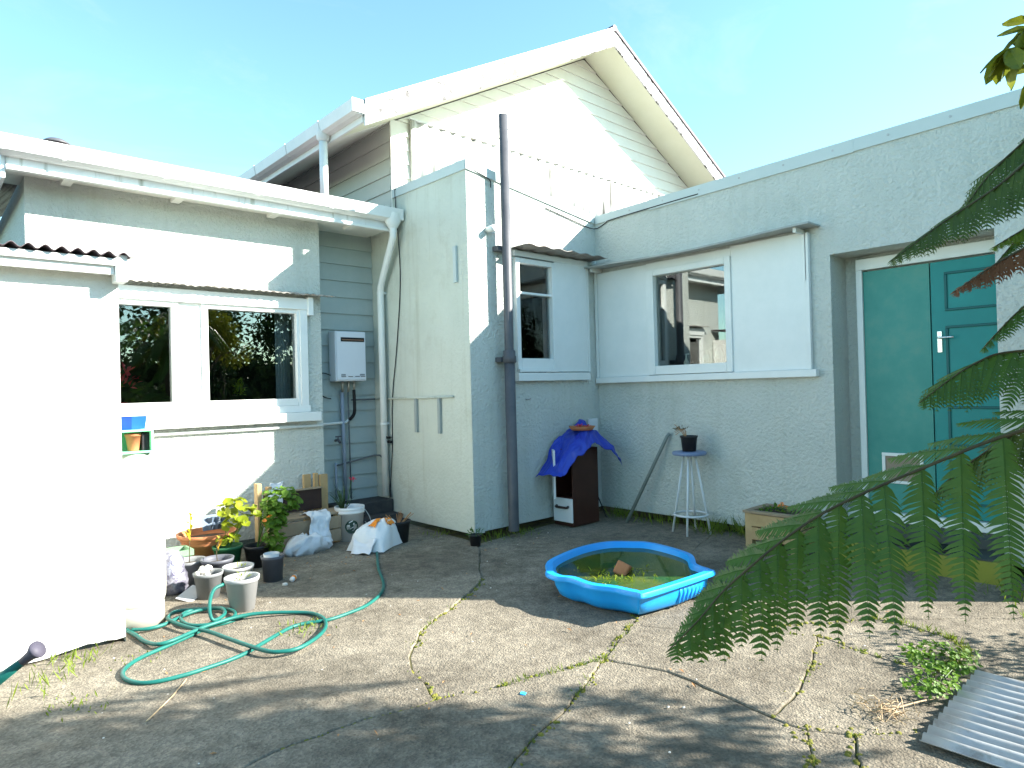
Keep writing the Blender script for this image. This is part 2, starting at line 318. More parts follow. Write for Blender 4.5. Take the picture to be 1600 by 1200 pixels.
slabs = [['w1','w2','w3','w4','d6','d5','d4','d3','d2','d1','n2','a2','n3','n3b'],
 ['d6','e0','b3','b2','b1','g0','n1','a1','n2','d1','d2','d3','d4','d5'],
 ['w1','n3b','n3','a2','n2','a1','n1','c1','c2','c3','c4','s1','s0'],
 ['n1','a3','a4','a5','n7','a6','j1','j2','s1','c4','c3','c2','c1'],
 ['a6','k0','k1','k2','s2','s1','j2','j1'],
 ['k0','n8','n8b','g5','q1','s2','k2','k1'],
 ['n1','g0','g1','n9','f2','f1','n7','a5','a4','a3'],
 ['n7','f1','f2','n9','g2','g3','n11','g5','n8b','n8','k0','a6'],
 ['g1','h0','h1','i1','i2','i3','n11','g3','g2','n9'],
 ['i1','h1','h2','h3','t1','g5','n11','i3','i2'],
 ['g0','b1','b2','b3','e1','h3','h2','h1','h0','g1'],
 ['h3','e1','q2','s2','q1','g5','t1']]
def edge_pts(a, b):
    k = tuple(sorted((a, b))); A, B = V((*N[k[0]], 0)), V((*N[k[1]], 0)); d = (B-A).length
    n = max(1, int(d/.07)); nr = V((-(B-A).y, (B-A).x, 0)).normalized()
    P = [A.lerp(B, i/n) + nr*(.03*noise.noise(A.lerp(B, i/n)*3.1+V((7,1,0)))+.014*noise.noise(A.lerp(B, i/n)*14))*math.sin(math.pi*min(1, max(0, i/n)))**.3*(0 if i in (0, n) else 1) for i in range(n+1)]
    return P if k[0] == a else P[::-1]
JOINT = mat('joint_dirt', (.05,.042,.03), .95, (.12,.12,.03), 9, .8, 80, .01)
paving = thing('yard_paving', (3, 3, 0), 'cracked weathered concrete paving of the yard with weeds in its joints', 'paving')
del paving['category']; paving['kind'] = 'structure'
MB().add([(-3,-3,-.010),(6.5,-3,-.010),(6.5,7.5,-.010),(-3,7.5,-.010)], [(0,1,2,3)]).build('joint_bed', JOINT, paving)
for si, sl_ in enumerate(slabs):
    P = []
    for i, a in enumerate(sl_): P += edge_pts(a, sl_[(i+1) % len(sl_)])[:-1]
    m = len(P); area = sum(P[i].x*P[(i+1)%m].y - P[(i+1)%m].x*P[i].y for i in range(m))
    if area < 0: P = P[::-1]
    ins = []
    for i in range(m):
        t = (P[(i+1)%m]-P[i-1]).normalized(); gap = .0012 + .0045*abs(noise.noise(P[i]*2.3+V((0,0,5))))
        ins.append(P[i] + V((-t.y, t.x, 0))*gap)
    rs = random.Random(si); tz = rs.uniform(-.007, .004); tx, ty = rs.uniform(-.0015, .0015), rs.uniform(-.0015, .0015)
    b = MB(); c = sum(ins, V())/m
    zt = lambda p: tz + (p.x-c.x)*tx + (p.y-c.y)*ty
    out = [ (ins[i] - P[i]).normalized() for i in range(m)]
    b.add([(p.x, p.y, -.06) for p in ins] + [(p.x, p.y, zt(p)-.005) for p in ins] + [(p.x+o_.x*.006, p.y+o_.y*.006, zt(p)) for p, o_ in zip(ins, out)],
          [(i, (i+1)%m, m+(i+1)%m, m+i) for i in range(m)] + [(m+i, m+(i+1)%m, 2*m+(i+1)%m, 2*m+i) for i in range(m)] + [tuple(range(2*m, 3*m))])
    so_ = b.build('slab', CONCRETE, paving)
    bm = bmesh.new(); bm.from_mesh(so_.data); bmesh.ops.triangulate(bm, faces=[f for f in bm.faces if len(f.verts) > 4]); bm.to_mesh(so_.data); bm.free()
# ------------------------------------------------------------------ the house
xR, yB, xL, yG, yW, yS, xC = 6.39, 5.39, 4.337, 6.82, 7.32, 7.0, 3.467
house = thing('house', (5, 6.5, 0), 'pale stucco and weatherboard house with a tall white gable', 'house')
H = lambda name, m, b, **k: b.build(name, m, house, **k)
# right wing wall with door recess and kitchen window
zr = lambda u: 3.72 + (5.39-u)*.018
wr = wall(0, xR, .14, .3, yB, .09, lambda u: zr(u)-.02, [(1.27, 2.54, .09, 2.76), (3.53, 4.60, 1.70, 2.91)])
H('right_wing_wall', STUCCO, wr)
# recess reveals and back
b = MB(); b.box(xR+.14, xR+.36, 2.54, 2.66, .09, 2.9); b.box(xR+.14, xR+.36, 1.15, 1.27, .09, 2.9); b.box(xR+.14, xR+.36, 1.271, 2.539, 2.762, 2.9)
H('porch_reveal', STUCCO, b)
b = wall(1, .3, .12, xR+.145, 11.5, .09, lambda u: 3.78, []); H('end_wall', STUCCO, b)
# cap flashing on the right wing
def capstrip(p, q, h, out, th=.16):
    """flashing from p to q (top front corners), face h tall, standing 'out' proud along the outward normal"""
    p, q = V(p), V(q); o = V(out); b = MB()
    prof = [(o*.015, -h), (o*.015, 0), (-o*th, .012), (-o*th, -.05), (-o*.02, -.05), (-o*.003, -h)]
    vs = [e + d + V((0,0,z)) for e in (p, q) for d, z in prof]; k = len(prof)
    b.add(vs, [(i, (i+1)%k, k+(i+1)%k, k+i) for i in range(k)] + [tuple(range(k))[::-1], tuple(range(k, 2*k))]); return b
H('cap_flashing', CAP, capstrip((xR, .27, zr(.3)), (xR, 2.35, zr(2.35)), .115, (-1,0,0)))
H('cap_flashing', CAP, capstrip((xR-.003, 2.30, zr(2.3)-.002), (xR-.003, 4.55, zr(4.5)-.002), .12, (-1,0,0)))
H('cap_flashing', CAP, capstrip((xR, 4.5, zr(4.5)-.006), (xR, yB-.02, zr(yB)-.006), .10, (-1,0,0)))
for y in [x*.47+.6 for x in range(10)]:
    H('roofing_nail', GALV, MB().lathe([(0,.006),(.012,.003),(.014,-.004)], (0,0,0), 8).tube([(xR-.02, y, zr(y)-.055), (xR-.012, y, zr(y)-.055)], .011, 8))
# block (pipe wall and side)
zb = lambda u: 4.0 - (u-xL)*.136
H('pipe_wall', STUCCO, wall(1, yB, .14, xL, xR+.139, .085, lambda u: zb(u)-.02, [(5.03, 5.60, 1.72, 3.05)]))
zl = lambda u: 4.0 + (u-yB)*.012
H('side_wall', STUCCO_SMOOTH, wall(0, xL-.001, .14, yB+.001, yG-.015, .07, lambda u: zl(u)-.02, []))
H('side_wall_return', STUCCO_SMOOTH, wall(0, xL-.001, .14, yG-.0145, yW+.15, .07, lambda u: 3.60, []))
H('cap_flashing', CAP, capstrip((xL-.012, yB-.002, zb(xL)), (xR-.02, yB-.002, zb(xR-.02)), .10, (0,-1,0)))
H('cap_flashing', CAP, capstrip((xL-.003, yB-.005, 4.0), (xL-.003, yG-.02, zl(yG)), .105, (-1,0,0)))
for x in [xL+.3+i*.42 for i in range(4)]:
    H('roofing_nail', GALV, MB().tube([(x, yB-.02, zb(x)-.05), (x, yB-.012, zb(x)-.05)], .011, 8))
# flat roofs behind the parapets
b = MB(); b.add([(xL+.15,yB+.145,3.7),(xR+.1,yB+.145,3.5),(xR+.1,yG-.03,3.5),(xL+.15,yG-.03,3.7)], [(0,1,2,3)])
b.add([(xR+.15,.43,3.55),(11.5,.43,3.55),(11.5,yG-.03,3.55),(xR+.15,yG-.03,3.55)], [(0,1,2,3)]); H('flat_roof', IRON, b)
H('east_wall', STUCCO, MB().box(11.4, 11.5, .43, yG-.03, .1, 3.5))
# ---- gable
ax, az, sl_ = 7.95, 6.97, .53
zroof = lambda x: az - sl_*abs(x-ax)
yBg = 6.21
xe0, xe1 = 3.62, 12.28
gw = thing('x', (0,0,0), 'x', 'x'); bpy.data.objects.remove(gw)
gable = MB().box(4.37, 11.55, yG+.03, yG+.1, .1, 4.75).build('gable_wall', WHITEBRD, house)
gb = MB(); gb.add([(4.4,yG+.03,4.75),(11.5,yG+.03,4.75),(11.5,yG+.03,zroof(11.5)-.22),(ax,yG+.03,az-.22),(4.4,yG+.03,zroof(4.4)-.22)], [(0,1,2,3,4)]); gb.build('gable_backing', WHITEBRD, gable)
z = 3.86; e = .172
while z < az-.25:
    z1 = z+e+.02
    def ends(zz):
        zz = zz+.215
        if zz <= zroof(4.345): return 4.345, 11.55
        h = (az-zz)/sl_; return ax-h, ax+h
    if (az-z-.215) < .03: break
    l0, r0 = ends(z); zt = min(z1, az-.225); l1, r1 = ends(zt)
    if r1-l1 < .02: l1, r1 = ax-.01, ax+.01
    b = MB(); y0, y1 = yG-.012, yG+.008
    vs = [(l0,y0,z),(r0,y0,z),(r1,y1,zt),(l1,y1,zt),(l0,yG+.028,z),(r0,yG+.028,z),(r1,yG+.028,zt),(l1,yG+.028,zt)]
    b.add(vs, [(0,1,2,3),(4,7,6,5),(0,4,5,1),(1,5,6,2),(2,6,7,3),(3,7,4,0)]); b.build('weatherboard', WHITEBRD, gable)
    z += e
H('corner_board', WHITEBRD, MB().box(4.318, 4.46, yG-.036, yG-.013, 3.6, zroof(4.4)-.22), bevel=.003)
# ribbed sheet fixed over the lower boards
rb = corrugated((4.60, yG-.035, 4.02), (7.0, 0, 0), (0, 0, .91), 40, .022, 8); rbo = H('ribbed_sheet', mat('weathered_ribbed_paint', (.60,.60,.57), .6, (.66,.66,.63), 3, streak=(.10,.095,.08), sk=(9,9,.8), stt=(.5,.66), sf=.9), rb, smooth=True, solid=.003)
H('ribbed_sheet_trim', WHITE, MB().box(4.59, 11.5, yG-.056, yG-.02, 4.932, 4.955))
# barge boards, soffits, roof
for sgn, m in ((-1, PEEL), (1, PEEL)):
    x0 = ax + sgn*.0; x1 = xe0+.02 if sgn < 0 else xe1-.02
    b = MB(); bz = .245
    vs = [(x0,yBg,zroof(x0)),(x1,yBg,zroof(x1)),(x1,yBg,zroof(x1)-bz),(x0,yBg,zroof(x0)-bz)]
    vs = vs + [(p[0], yBg+.03, p[2]) for p in vs]
    b.add(vs, [(0,1,2,3),(7,6,5,4),(0,4,5,1),(1,5,6,2),(2,6,7,3),(3,7,4,0)]); H('barge_board', m, b, bevel=.004)
    b = MB(); o_ = .20
    vs = [(x0,yBg+.031,zroof(x0)-o_),(x1,yBg+.031,zroof(x1)-o_),(x1,yG-.0,zroof(x1)-o_),(x0,yG-.0,zroof(x0)-o_)]
    vs += [(p[0], p[1], p[2]+.02) for p in vs]
    b.add(vs, [(0,1,2,3),(7,6,5,4),(0,4,5,1),(1,5,6,2),(2,6,7,3),(3,7,4,0)]); H('soffit', CREAM, b)
    # flashing strip along the top of the barge
    b = MB(); vs = [(x0,yBg-.02,zroof(x0)+.035),(x1,yBg-.02,zroof(x1)+.035),(x1,yBg-.02,zroof(x1)-.012),(x0,yBg-.02,zroof(x0)-.012)]
    vs += [(p[0], yBg-.005, p[2]) for p in vs]
    b.add(vs, [(0,1,2,3),(7,6,5,4),(0,4,5,1),(1,5,6,2),(2,6,7,3),(3,7,4,0)]); H('barge_flashing', WHITE if sgn < 0 else IRON, b)
    # corrugated roof: waves across Y
    xo = xe0-.05 if sgn < 0 else xe1+.05
    rs_ = corrugated((xo, yBg, zroof(xo)+.03), (0, 8.5, 0), (ax-xo, 0, az-zroof(xo)), 62, .012, 6); H('roof_sheet', IRON, rs_, smooth=True, solid=.003)
H('ridge_cap', IRON, MB().tube([(ax, yBg-.015, az+.02), (ax, 14.7, az+.02)], .05, 8))
# main side wall (weatherboards above the lower roof)
sw = MB().box(xL+.03, xL+.12, yG+.01, 14.6, 3.4, zroof(4.37)-.21).build('upper_side_wall', BOARD_WARM, house)
for i in range(7):
    z = 3.62+i*.2
    b = MB(); x0, x1 = xL-.014, xL+.006
    b.add([(x0,yG+.012,z),(x0,14.6,z),(x1,14.6,z+.215),(x1,yG+.012,z+.215),(xL+.028,yG+.012,z),(xL+.028,14.6,z),(xL+.028,14.6,z+.215),(xL+.028,yG+.012,z+.215)],
          [(0,1,2,3),(4,7,6,5),(0,4,5,1),(1,5,6,2),(2,6,7,3),(3,7,4,0)]); b.build('weatherboard', BOARD_WARM, sw)
b = MB(); zs_ = [(3.656, zroof(3.656)-.2), (xL+.02, zroof(xL)-.2)]
b.add([(x_, y_, z_+o_) for o_ in (0, .015) for (x_, z_) in zs_ for y_ in (yG+.001, 14.6)], [(0,1,3,2),(4,6,7,5),(0,2,6,4),(1,5,7,3)]); H('eave_soffit', WHITEBRD, b)
H('eave_fascia', WHITE, MB().box(3.63, 3.655, yBg+.04, 14.6, zroof(3.64)-.2, zroof(3.64)+.0))
def gutter(b, a, c, prof):
    """gutter profile [(out, z)] swept from a to c; out is the horizontal outward vector"""
    k = len(prof)
    b.add([V(e)+V(o)*1+V((0,0,z)) for e in (a, c) for o, z in prof], [(i, i+1, k+i+1, k+i) for i in range(k-1)]); return b
GP = lambda d: [(V(d)*.0, .075), (V(d)*.0, -.068), (V(d)*.07, -.068), (V(d)*.115, -.045), (V(d)*.128, .03), (V(d)*.135, .07), (V(d)*.115, .075)]
gut = H('gutter', WHITE, gutter(MB(), (3.63, yBg+.02, zroof(3.62)-.05), (3.63, 14.6, zroof(3.62)-.05), GP((-1,0,0))), solid=.006)
for yy in (7.0, 7.9, 8.9, 10.1, 11.6):
    gutter(MB(), (3.626, yy, zroof(3.62)-.05), (3.626, yy+.03, zroof(3.62)-.05), [(o*1.03, z*1.04) for o, z in GP((-1,0,0))]).build('gutter_bracket', WHITE, gut, solid=.008)
MB().box(3.49, 3.635, yBg, yBg+.02, zroof(3.62)-.11, zroof(3.62)+.03).build('gutter_end', WHITE, gut)
dp = H('upper_downpipe', WHITE, MB().tube([(3.56, 7.02, zroof(3.62)-.1), (3.56, 7.02, 3.72)], .047, 12), smooth=True)
MB().lathe([(.075, .0), (.075, -.09), (.05, -.12)], (3.56, 7.02, zroof(3.62)-.07), 12).build('rain_head', WHITE, dp, smooth=True)
# ---- recessed weatherboard wall behind the water heater
rw = MB().box(xC-.3, xL+.0, yW+.03, yW+.12, .25, 3.55).build('recess_wall', BOARD, house)
z = .22; k = 0
hs = [.19, .17, .21, .18, .2, .2, .19, .2, .2, .2, .19, .2, .2, .2, .2, .2]
while z < 3.45:
    h = hs[k % len(hs)]; k += 1
    b = MB(); y0, y1 = yW-.013, yW+.008; zz = z+h+.012
    b.add([(xC-.3,y0,z),(xL-.004,y0,z),(xL-.004,y1,zz),(xC-.3,y1,zz),(xC-.3,yW+.028,z),(xL-.004,yW+.028,z),(xL-.004,yW+.028,zz),(xC-.3,yW+.028,zz)],
          [(0,1,2,3),(4,7,6,5),(0,4,5,1),(1,5,6,2),(2,6,7,3),(3,7,4,0)]); b.build('weatherboard', BOARD, rw)
    z += h
# ---- left wing
H('left_wing_wall', STUCCO, wall(1, yS, .14, .754, xC, .08, lambda u: 3.56, [(1.38, 3.20, 1.46, 2.52)]))
H('left_wing_side', STUCCO, MB().box(.754, .89, yS+.141, 14.0, .08, 3.56))
H('left_wing_corner_return', STUCCO, MB().box(xC-.14, xC-.001, yS+.141, yW+.028, .08, 3.55))
H('left_fascia', STREAK, MB().box(.60, 4.30, 6.665, 6.69, 3.495, 3.70), bevel=.003)
H('left_fascia_bead', WHITE, MB().box(.60, 4.29, 6.645, 6.70, 3.468, 3.494), bevel=.003)
H('left_soffit', WHITEBRD, MB().box(.62, 4.28, 6.69, yW+.02, 3.53, 3.55))
for xx in (1.05, 1.95, 2.9, 3.8):
    H('soffit_bracket', WHITEBRD, MB().box(xx-.04, xx+.04, 6.70, 6.98, 3.49, 3.529), bevel=.003)
lg = H('gutter', WHITE, gutter(MB(), (.56, 6.664, 3.645), (4.30, 6.664, 3.645), GP((0,-1,0))), solid=.006)
for xx in (.56, 4.295): MB().box(xx-.004, xx+.012, 6.53, 6.664, 3.59, 3.717).build('gutter_end', WHITE, lg)
for xx in (.98, 1.75, 2.6, 3.4): MB().box(xx-.012, xx+.012, 6.522, 6.66, 3.582, 3.59).build('gutter_bracket', WHITE, lg)
H('left_barge', WHITE, MB().box(.57, .598, 6.68, 14, 3.40, 3.66))
lr = corrugated((.52, 6.60, 3.73), (3.80, 0, 0), (0, 7.5, 1.0), 46, .013, 8, 1); H('left_roof_sheet', IRON, lr, smooth=True, solid=.003)
rvn = H('roof_vent', DARKPIPE, MB().tube([(1.278, 9.0, 3.9), (1.278, 9.0, 4.5)], .05, 12)); MB().lathe([(.0,.07),(.09,.055),(.14,.02),(.15,0),(.0,0)], (1.278, 9.0, 4.50), 16).build('vent_cowl', DARKPIPE, rvn, smooth=True)
# downpipe of the left wing
dpp = spline([(4.2,6.60,3.56),(4.2,6.60,3.42),(4.205,6.64,3.34),(4.235,6.93,2.92),(4.25,6.99,2.80),(4.252,6.995,2.6)], 5) + [V((4.262,7.0,.33))]
d2 = H('downpipe', WHITE, MB().tube(dpp, .04, 14), smooth=True)
MB().lathe([(.10,.10),(.10,0),(.07,-.05),(.045,-.09)], (4.2,6.60,3.57), 12, 1, .75).build('rain_head', WHITE, d2, smooth=True)
for zz in (2.79, 1.2): MB().tube([(4.252,6.995,zz),(4.33,6.995,zz+.0)], .012, 6).lathe([(.046,.015),(.046,-.015)], (4.254,6.995,zz), 14).build('pipe_clip', WHITE, d2)
# soil pipe
sp = H('soil_pipe', DARKPIPE, MB().lathe([(.058,.06),(.058,1.95),(.058,1.95),(.05,1.99),(.05,4.54),(.043,4.54),(.043,4.3)], (4.775,5.265,0), 20), smooth=True)
MB().lathe([(.058,1.86),(.075,1.87),(.075,1.93),(.066,1.94),(.066,1.99),(.05,2.0)], (4.775,5.265,0), 20).build('pipe_socket', DARKPIPE, sp, smooth=True)
for zz in (1.90, 3.1): MB().box(4.68, 4.87, 5.30, 5.388, zz-.025, zz+.025).build('pipe_bracket', DARKPIPE, sp)
vs_ = H('vent_stub', WHITE, MB().tube([(4.62,yB+.01,3.30),(4.62,yB-.11,3.30)], .035, 12), smooth=True)
H('wall_hook', GALV, MB().tube(spline([(5.12,yB,1.46),(5.12,yB-.05,1.46),(5.14,yB-.06,1.47)],3), .008, 6))
# wires on the stucco
H('wall_cable', BLACK, MB().tube(spline([(4.43,yB-.017,3.90),(4.6,yB-.018,3.86),(4.66,yB-.018,3.83),(4.665,yB-.018,3.76)],4), .006, 5))
H('wall_cable', BLACK, MB().tube(spline([(5.5,yB-.012,3.68),(6.0,yB-.012,3.60),(6.34,yB-.03,3.55),(xR-.012,5.2,3.60),(xR-.02,5.1,3.62),(xR-.02,4.4,3.64),(xR-.02,3.9,3.65)],4), .006, 5))
H('wall_cable', BLACK, MB().tube(spline([(xL-.02,6.70,4.0),(xL-.018,6.72,3.9),(xL-.012,6.66,3.0),(xL-.012,6.76,2.2),(xL-.012,6.9,1.5),(xL-.012,6.93,.9),(xL-.05,6.95,.3)],6), .006, 5))
# pipes on the side wall and recess
H('wall_pipe', STUCCO_SMOOTH, MB().tube([(xL-.02,7.25,1.50),(xL-.02,5.68,1.515)], .014, 8).tube([(xL-.02,7.08,1.50),(xL-.02,7.08,.45)], .016, 8), smooth=True)
for yy in (6.385, 5.933):
    H('pipe_tee', mat('tee_paint', (.33,.37,.36), .6), MB().box(xL-.035, xL-.002, yy-.022, yy+.022, 1.11, 1.50), bevel=.003)
H('wall_batten', CAP, MB().box(xL-.03, xL-.002, 5.56, 5.61, 2.73, 3.12), bevel=.003)
H('facade_pipe', WHITE, MB().tube([(1.2,yS-.03,1.235),(xC-.02,yS-.03,1.225),(3.55,7.2,1.222),(3.9,7.28,1.23),(3.98,7.27,1.30)], .016, 8), smooth=True)
PVC = mat('grey_conduit', (.30,.34,.42), .5)
H('conduit', PVC, MB().tube([(3.85,7.27,1.62),(3.87,7.27,.3)], .022, 8), smooth=True)
H('conduit', PVC, MB().tube([(3.75,7.27,.75),(3.75,7.27,.32)], .014, 8), smooth=True)
H('copper_pipe', mat('dull_pipe', (.13,.14,.15), .4), MB().tube([(3.75,7.265,.72),(4.27,7.26,.80),(4.31,7.2,.80),(4.31,7.1,.76),(4.31,6.95,.3)], .011, 6).tube([(3.93,7.265,1.6),(3.94,7.265,.3)], .009, 6).tube([(3.97,7.26,1.5),(4.30,7.26,1.5)], .011, 6), smooth=True)
tp = H('garden_tap', DARKPIPE, MB().tube([(3.75,7.27,1.02),(3.75,7.2,1.03),(3.75,7.15,1.0)], .016, 8).tube([(3.72,7.2,1.07),(3.79,7.2,1.07)], .010, 6).tube([(3.75,7.2,1.03),(3.75,7.2,1.07)], .008, 6))
H('gate_valve', BLACK, MB().tube([(4.29,7.02,.98),(4.29,6.90,.98)], .018, 8).tube([(4.26,6.96,1.03),(4.32,6.96,1.03)], .016, 8))
# ---- windows
def pane(parent, *a): return MB().box(*a).build('pane', GLASS, parent)
# kitchen window on the right wing (axis X); white panels either side
kw = H('kitchen_window', WHITE, MB().box(xR-.035, xR-.006, 4.60, 5.34, 1.695, 2.985), bevel=.003)
MB().box(xR-.035, xR-.006, 2.76, 3.53, 1.695, 3.01).build('side_panel', WHITE, kw, bevel=.003)
MB().box(xR-.034, xR-.006, 3.531, 4.599, 2.911, 2.995).build('head_board', WHITE, kw, bevel=.003)
b = MB(); b.box(xR-.055, xR+.05, 4.50, 4.60, 1.70, 2.91); b.box(xR-.055, xR+.05, 3.53, 3.60, 1.70, 2.91); b.box(xR-.054, xR+.05, 3.601, 4.499, 2.84, 2.909); b.box(xR-.054, xR+.05, 3.601, 4.499, 1.701, 1.80)
b.build('frame', WHITE, kw, bevel=.004)
MB().box(xR+.01, xR+.016, 3.595, 4.505, 1.795, 2.845).build('pane', GLASS, kw)
MB().box(xR-.075, xR-.002, 2.665, 5.375, 1.622, 1.693).build('sill', WHITE, kw, bevel=.006)
for y0 in (2.72, 5.345): MB().box(xR-.05, xR-.004, y0, y0+.035, 1.695, 3.0).build('trim', WHITE, kw, bevel=.003)
b = MB(); nn = 24
for j in range(nn+1):
    y = 2.62 + (5.36-2.62)*j/nn; sg = -.035*math.sin(math.pi*j/nn)**2 + .012*noise.noise(V((y*2,0,0)))
    b.v += [(xR+.0, y, 3.055+sg*.4), (xR-.26, y, 3.05+sg), (xR-.262, y, 3.032+sg), (xR, y, 3.04+sg*.4)]
for j in range(nn):
    for i in range(4): b.f.append((j*4+i, j*4+(i+1)%4, j*4+4+(i+1)%4, j*4+4+i))
b.f += [(0,1,2,3), (nn*4+3, nn*4+2, nn*4+1, nn*4)]
MB_h = b.build('window_hood', mat('hood_sheet', (.30,.32,.31), .6, (.4,.41,.38), 8), kw)
for yy in (2.78, 5.3): MB().box(xR-.2, xR-.004, yy-.015, yy+.015, 2.99, 3.035).build('hood_bracket', WHITE, kw)
MB().box(xR-.05, xR-.036, 2.745, 2.765, 2.55, 3.0).build('hood_stay', WHITE, kw)
# small window on the pipe wall
pw = H('side_window', WHITE, MB().box(5.60, 6.17, yB-.035, yB-.006, 1.77, 3.06), bevel=.003)
b = MB(); b.box(4.975, 5.03, yB-.05, yB+.05, 1.76, 3.04); b.box(5.545, 5.60, yB-.05, yB+.05, 1.76, 3.04); b.box(5.031, 5.544, yB-.049, yB+.05, 2.985, 3.04); b.box(5.031, 5.544, yB-.049, yB+.05, 1.80, 1.92); b.box(5.031, 5.544, yB-.04, yB+.04, 2.64, 2.665)
b.build('frame', WHITE, pw, bevel=.004)
MB().box(5.02, 5.55, yB+.01, yB+.016, 1.90, 3.0).build('pane', GLASS, pw)
MB().box(4.975, 5.60, yB-.075, yB-.03, 1.765, 1.80).build('drip_ledge', WHITE, pw, bevel=.004)
MB().box(4.96, 6.16, yB-.07, yB-.002, 1.665, 1.758).build('sill', WHITE, pw, bevel=.006)
MB().box(4.97, 6.17, yB-.04, yB-.004, 3.06, 3.12).build('head_board', WHITE, pw, bevel=.003)
MB().box(6.172, 6.20, yB-.04, yB-.004, 1.765, 3.12).build('trim', WHITE, pw, bevel=.003)
b = corrugated((4.94, yB-.27, 3.145), (1.37, 0, 0), (0, .27, .0), 6, .009, 6); b.build('window_hood', mat('hood_iron', (.36,.34,.31), .6, (.25,.2,.17), 9), pw, solid=.005)
# left wing window
lw = H('lounge_window', WHITE, MB().box(1.38, 3.32, yS-.06, yS-.004, 2.52, 2.645), bevel=.004)
b = MB(); b.box(3.165, 3.20, yS-.03, yS+.08, 1.46, 2.52); b.box(1.38, 1.44, yS-.03, yS+.08, 1.46, 2.52); b.box(1.90, 1.96, yS-.03, yS+.08, 1.46, 2.52); b.box(2.17, 2.235, yS-.03, yS+.08, 1.46, 2.52)
b.box(1.961, 2.169, yS-.01, yS+.08, 1.461, 2.519); b.box(1.441, 1.899, yS-.029, yS+.08, 2.47, 2.519); b.box(2.236, 3.164, yS-.029, yS+.08, 2.475, 2.519); b.box(2.236, 3.164, yS-.029, yS+.08, 1.461, 1.54); b.box(1.441, 1.899, yS-.029, yS+.08, 1.461, 1.54)
b.build('frame', WHITE, lw, bevel=.004)
MB().box(3.20, 3.285, yS-.045, yS-.004, 1.40, 2.519).build('trim', WHITE, lw, bevel=.003)
MB().box(2.23, 3.17, yS+.03, yS+.036, 1.53, 2.48).build('pane', GLASS, lw); MB().box(1.435, 1.905, yS+.03, yS+.036, 1.53, 2.48).build('pane', GLASS, lw)
MB().box(1.30, 3.40, yS-.11, yS-.003, 1.285, 1.385).build('sill', WHITE, lw, bevel=.008)
MB().box(1.36, 3.30, yS-.05, yS-.004, 1.387, 1.459).build('sub_sill', WHITE, lw, bevel=.004)
MB().box(3.285, 3.345, yS-.08, yS-.004, 2.46, 2.66).build('head_block', WHITE, lw, bevel=.004)
b = corrugated((1.36, yS-.17, 2.675), (2.22, 0, 0), (0, .17, .03), 30, .006, 6, 2, .015); b.build('window_hood', mat('thin_hood', (.20,.17,.15), .7, (.5,.48,.44), 12), lw, solid=.004)
# rooms behind the glass
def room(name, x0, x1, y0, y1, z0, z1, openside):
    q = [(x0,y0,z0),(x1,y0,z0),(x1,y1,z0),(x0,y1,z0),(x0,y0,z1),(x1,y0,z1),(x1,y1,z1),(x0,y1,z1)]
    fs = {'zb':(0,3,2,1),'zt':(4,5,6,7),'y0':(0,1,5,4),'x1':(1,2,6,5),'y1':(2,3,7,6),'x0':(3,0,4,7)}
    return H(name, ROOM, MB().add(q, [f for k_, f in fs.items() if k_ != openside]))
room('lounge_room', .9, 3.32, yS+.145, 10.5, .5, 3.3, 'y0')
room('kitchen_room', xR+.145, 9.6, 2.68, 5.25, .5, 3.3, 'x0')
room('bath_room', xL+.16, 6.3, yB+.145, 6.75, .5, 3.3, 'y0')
b = MB()
for i in range(60):
    x = 5.04 + i*.5/59; b.v += [(x, yB+.22+.018*math.sin(i*1.15), 1.75), (x, yB+.22+.018*math.sin(i*1.15), 3.03)]
b.f += [(2*i, 2*i+2, 2*i+3, 2*i+1) for i in range(59)]
b.build('curtain', CURTAIN, pw, smooth=True)
b = MB()
for i in range(26):
    x = 3.03 + i*.16/25; b.v += [(x, yS+.24+.02*math.sin(i*1.2), 1.45), (x, yS+.24+.02*math.sin(i*1.2), 2.6)]
b.f += [(2*i, 2*i+2, 2*i+3, 2*i+1) for i in range(25)]
b.build('curtain', CURTAIN, lw, smooth=True)
H('inner_window_ledge', WHITE, MB().box(1.38, 3.2, yS+.142, yS+.34, 1.44, 1.47)); H('inner_kitchen_ledge', WHITE, MB().box(xR+.142, xR+.36, 3.4, 4.7, 1.70, 1.74))
# ---- door in the recess
xd = xR+.30
door = H('back_door', TEAL, MB().box(xd, xd+.045, 1.02, 1.805, .36, 2.60), bevel=.003)
for (y0, y1, z0, z1) in ((1.15, 1.70, 2.16, 2.50), (1.15, 1.70, 1.47, 2.03), (1.15, 1.70, .98, 1.33), (1.15, 1.70, .48, .86)):
    b = MB()
    for a in ((y0, y1, z1-.022, z1), (y0, y1, z0, z0+.022), (y0, y0+.022, z0+.0225, z1-.0225), (y1-.022, y1, z0+.0225, z1-.0225)): b.box(xd-.012, xd-.0005, *a)
    b.build('panel_moulding', mat('teal_moulding', (.003,.10,.10), .4), door, bevel=.004)
hd = MB().box(xd-.012, xd-.001, 1.725, 1.765, 1.80, 1.99).build('door_handle', STEEL, door, bevel=.004)
MB().tube(spline([(xd-.01,1.745,1.93),(xd-.05,1.745,1.93),(xd-.055,1.73,1.93),(xd-.055,1.63,1.93)],4), .009, 8).build('lever', STEEL, hd, smooth=True)
sh = H('door_side_sheet', TEALOLD, MB().box(xd+.005, xd+.03, 1.815, 2.365, .36, 2.60), bevel=.002)
b = MB(); b.box(xd-.015, xd+.004, 1.90, 2.24, .87, .90); b.box(xd-.015, xd+.004, 2.212, 2.24, .62, .8695); b.box(xd-.015, xd+.004, 1.90, 1.928, .62, .8695); b.box(xd-.015, xd+.004, 1.9285, 2.2115, .62, .645)
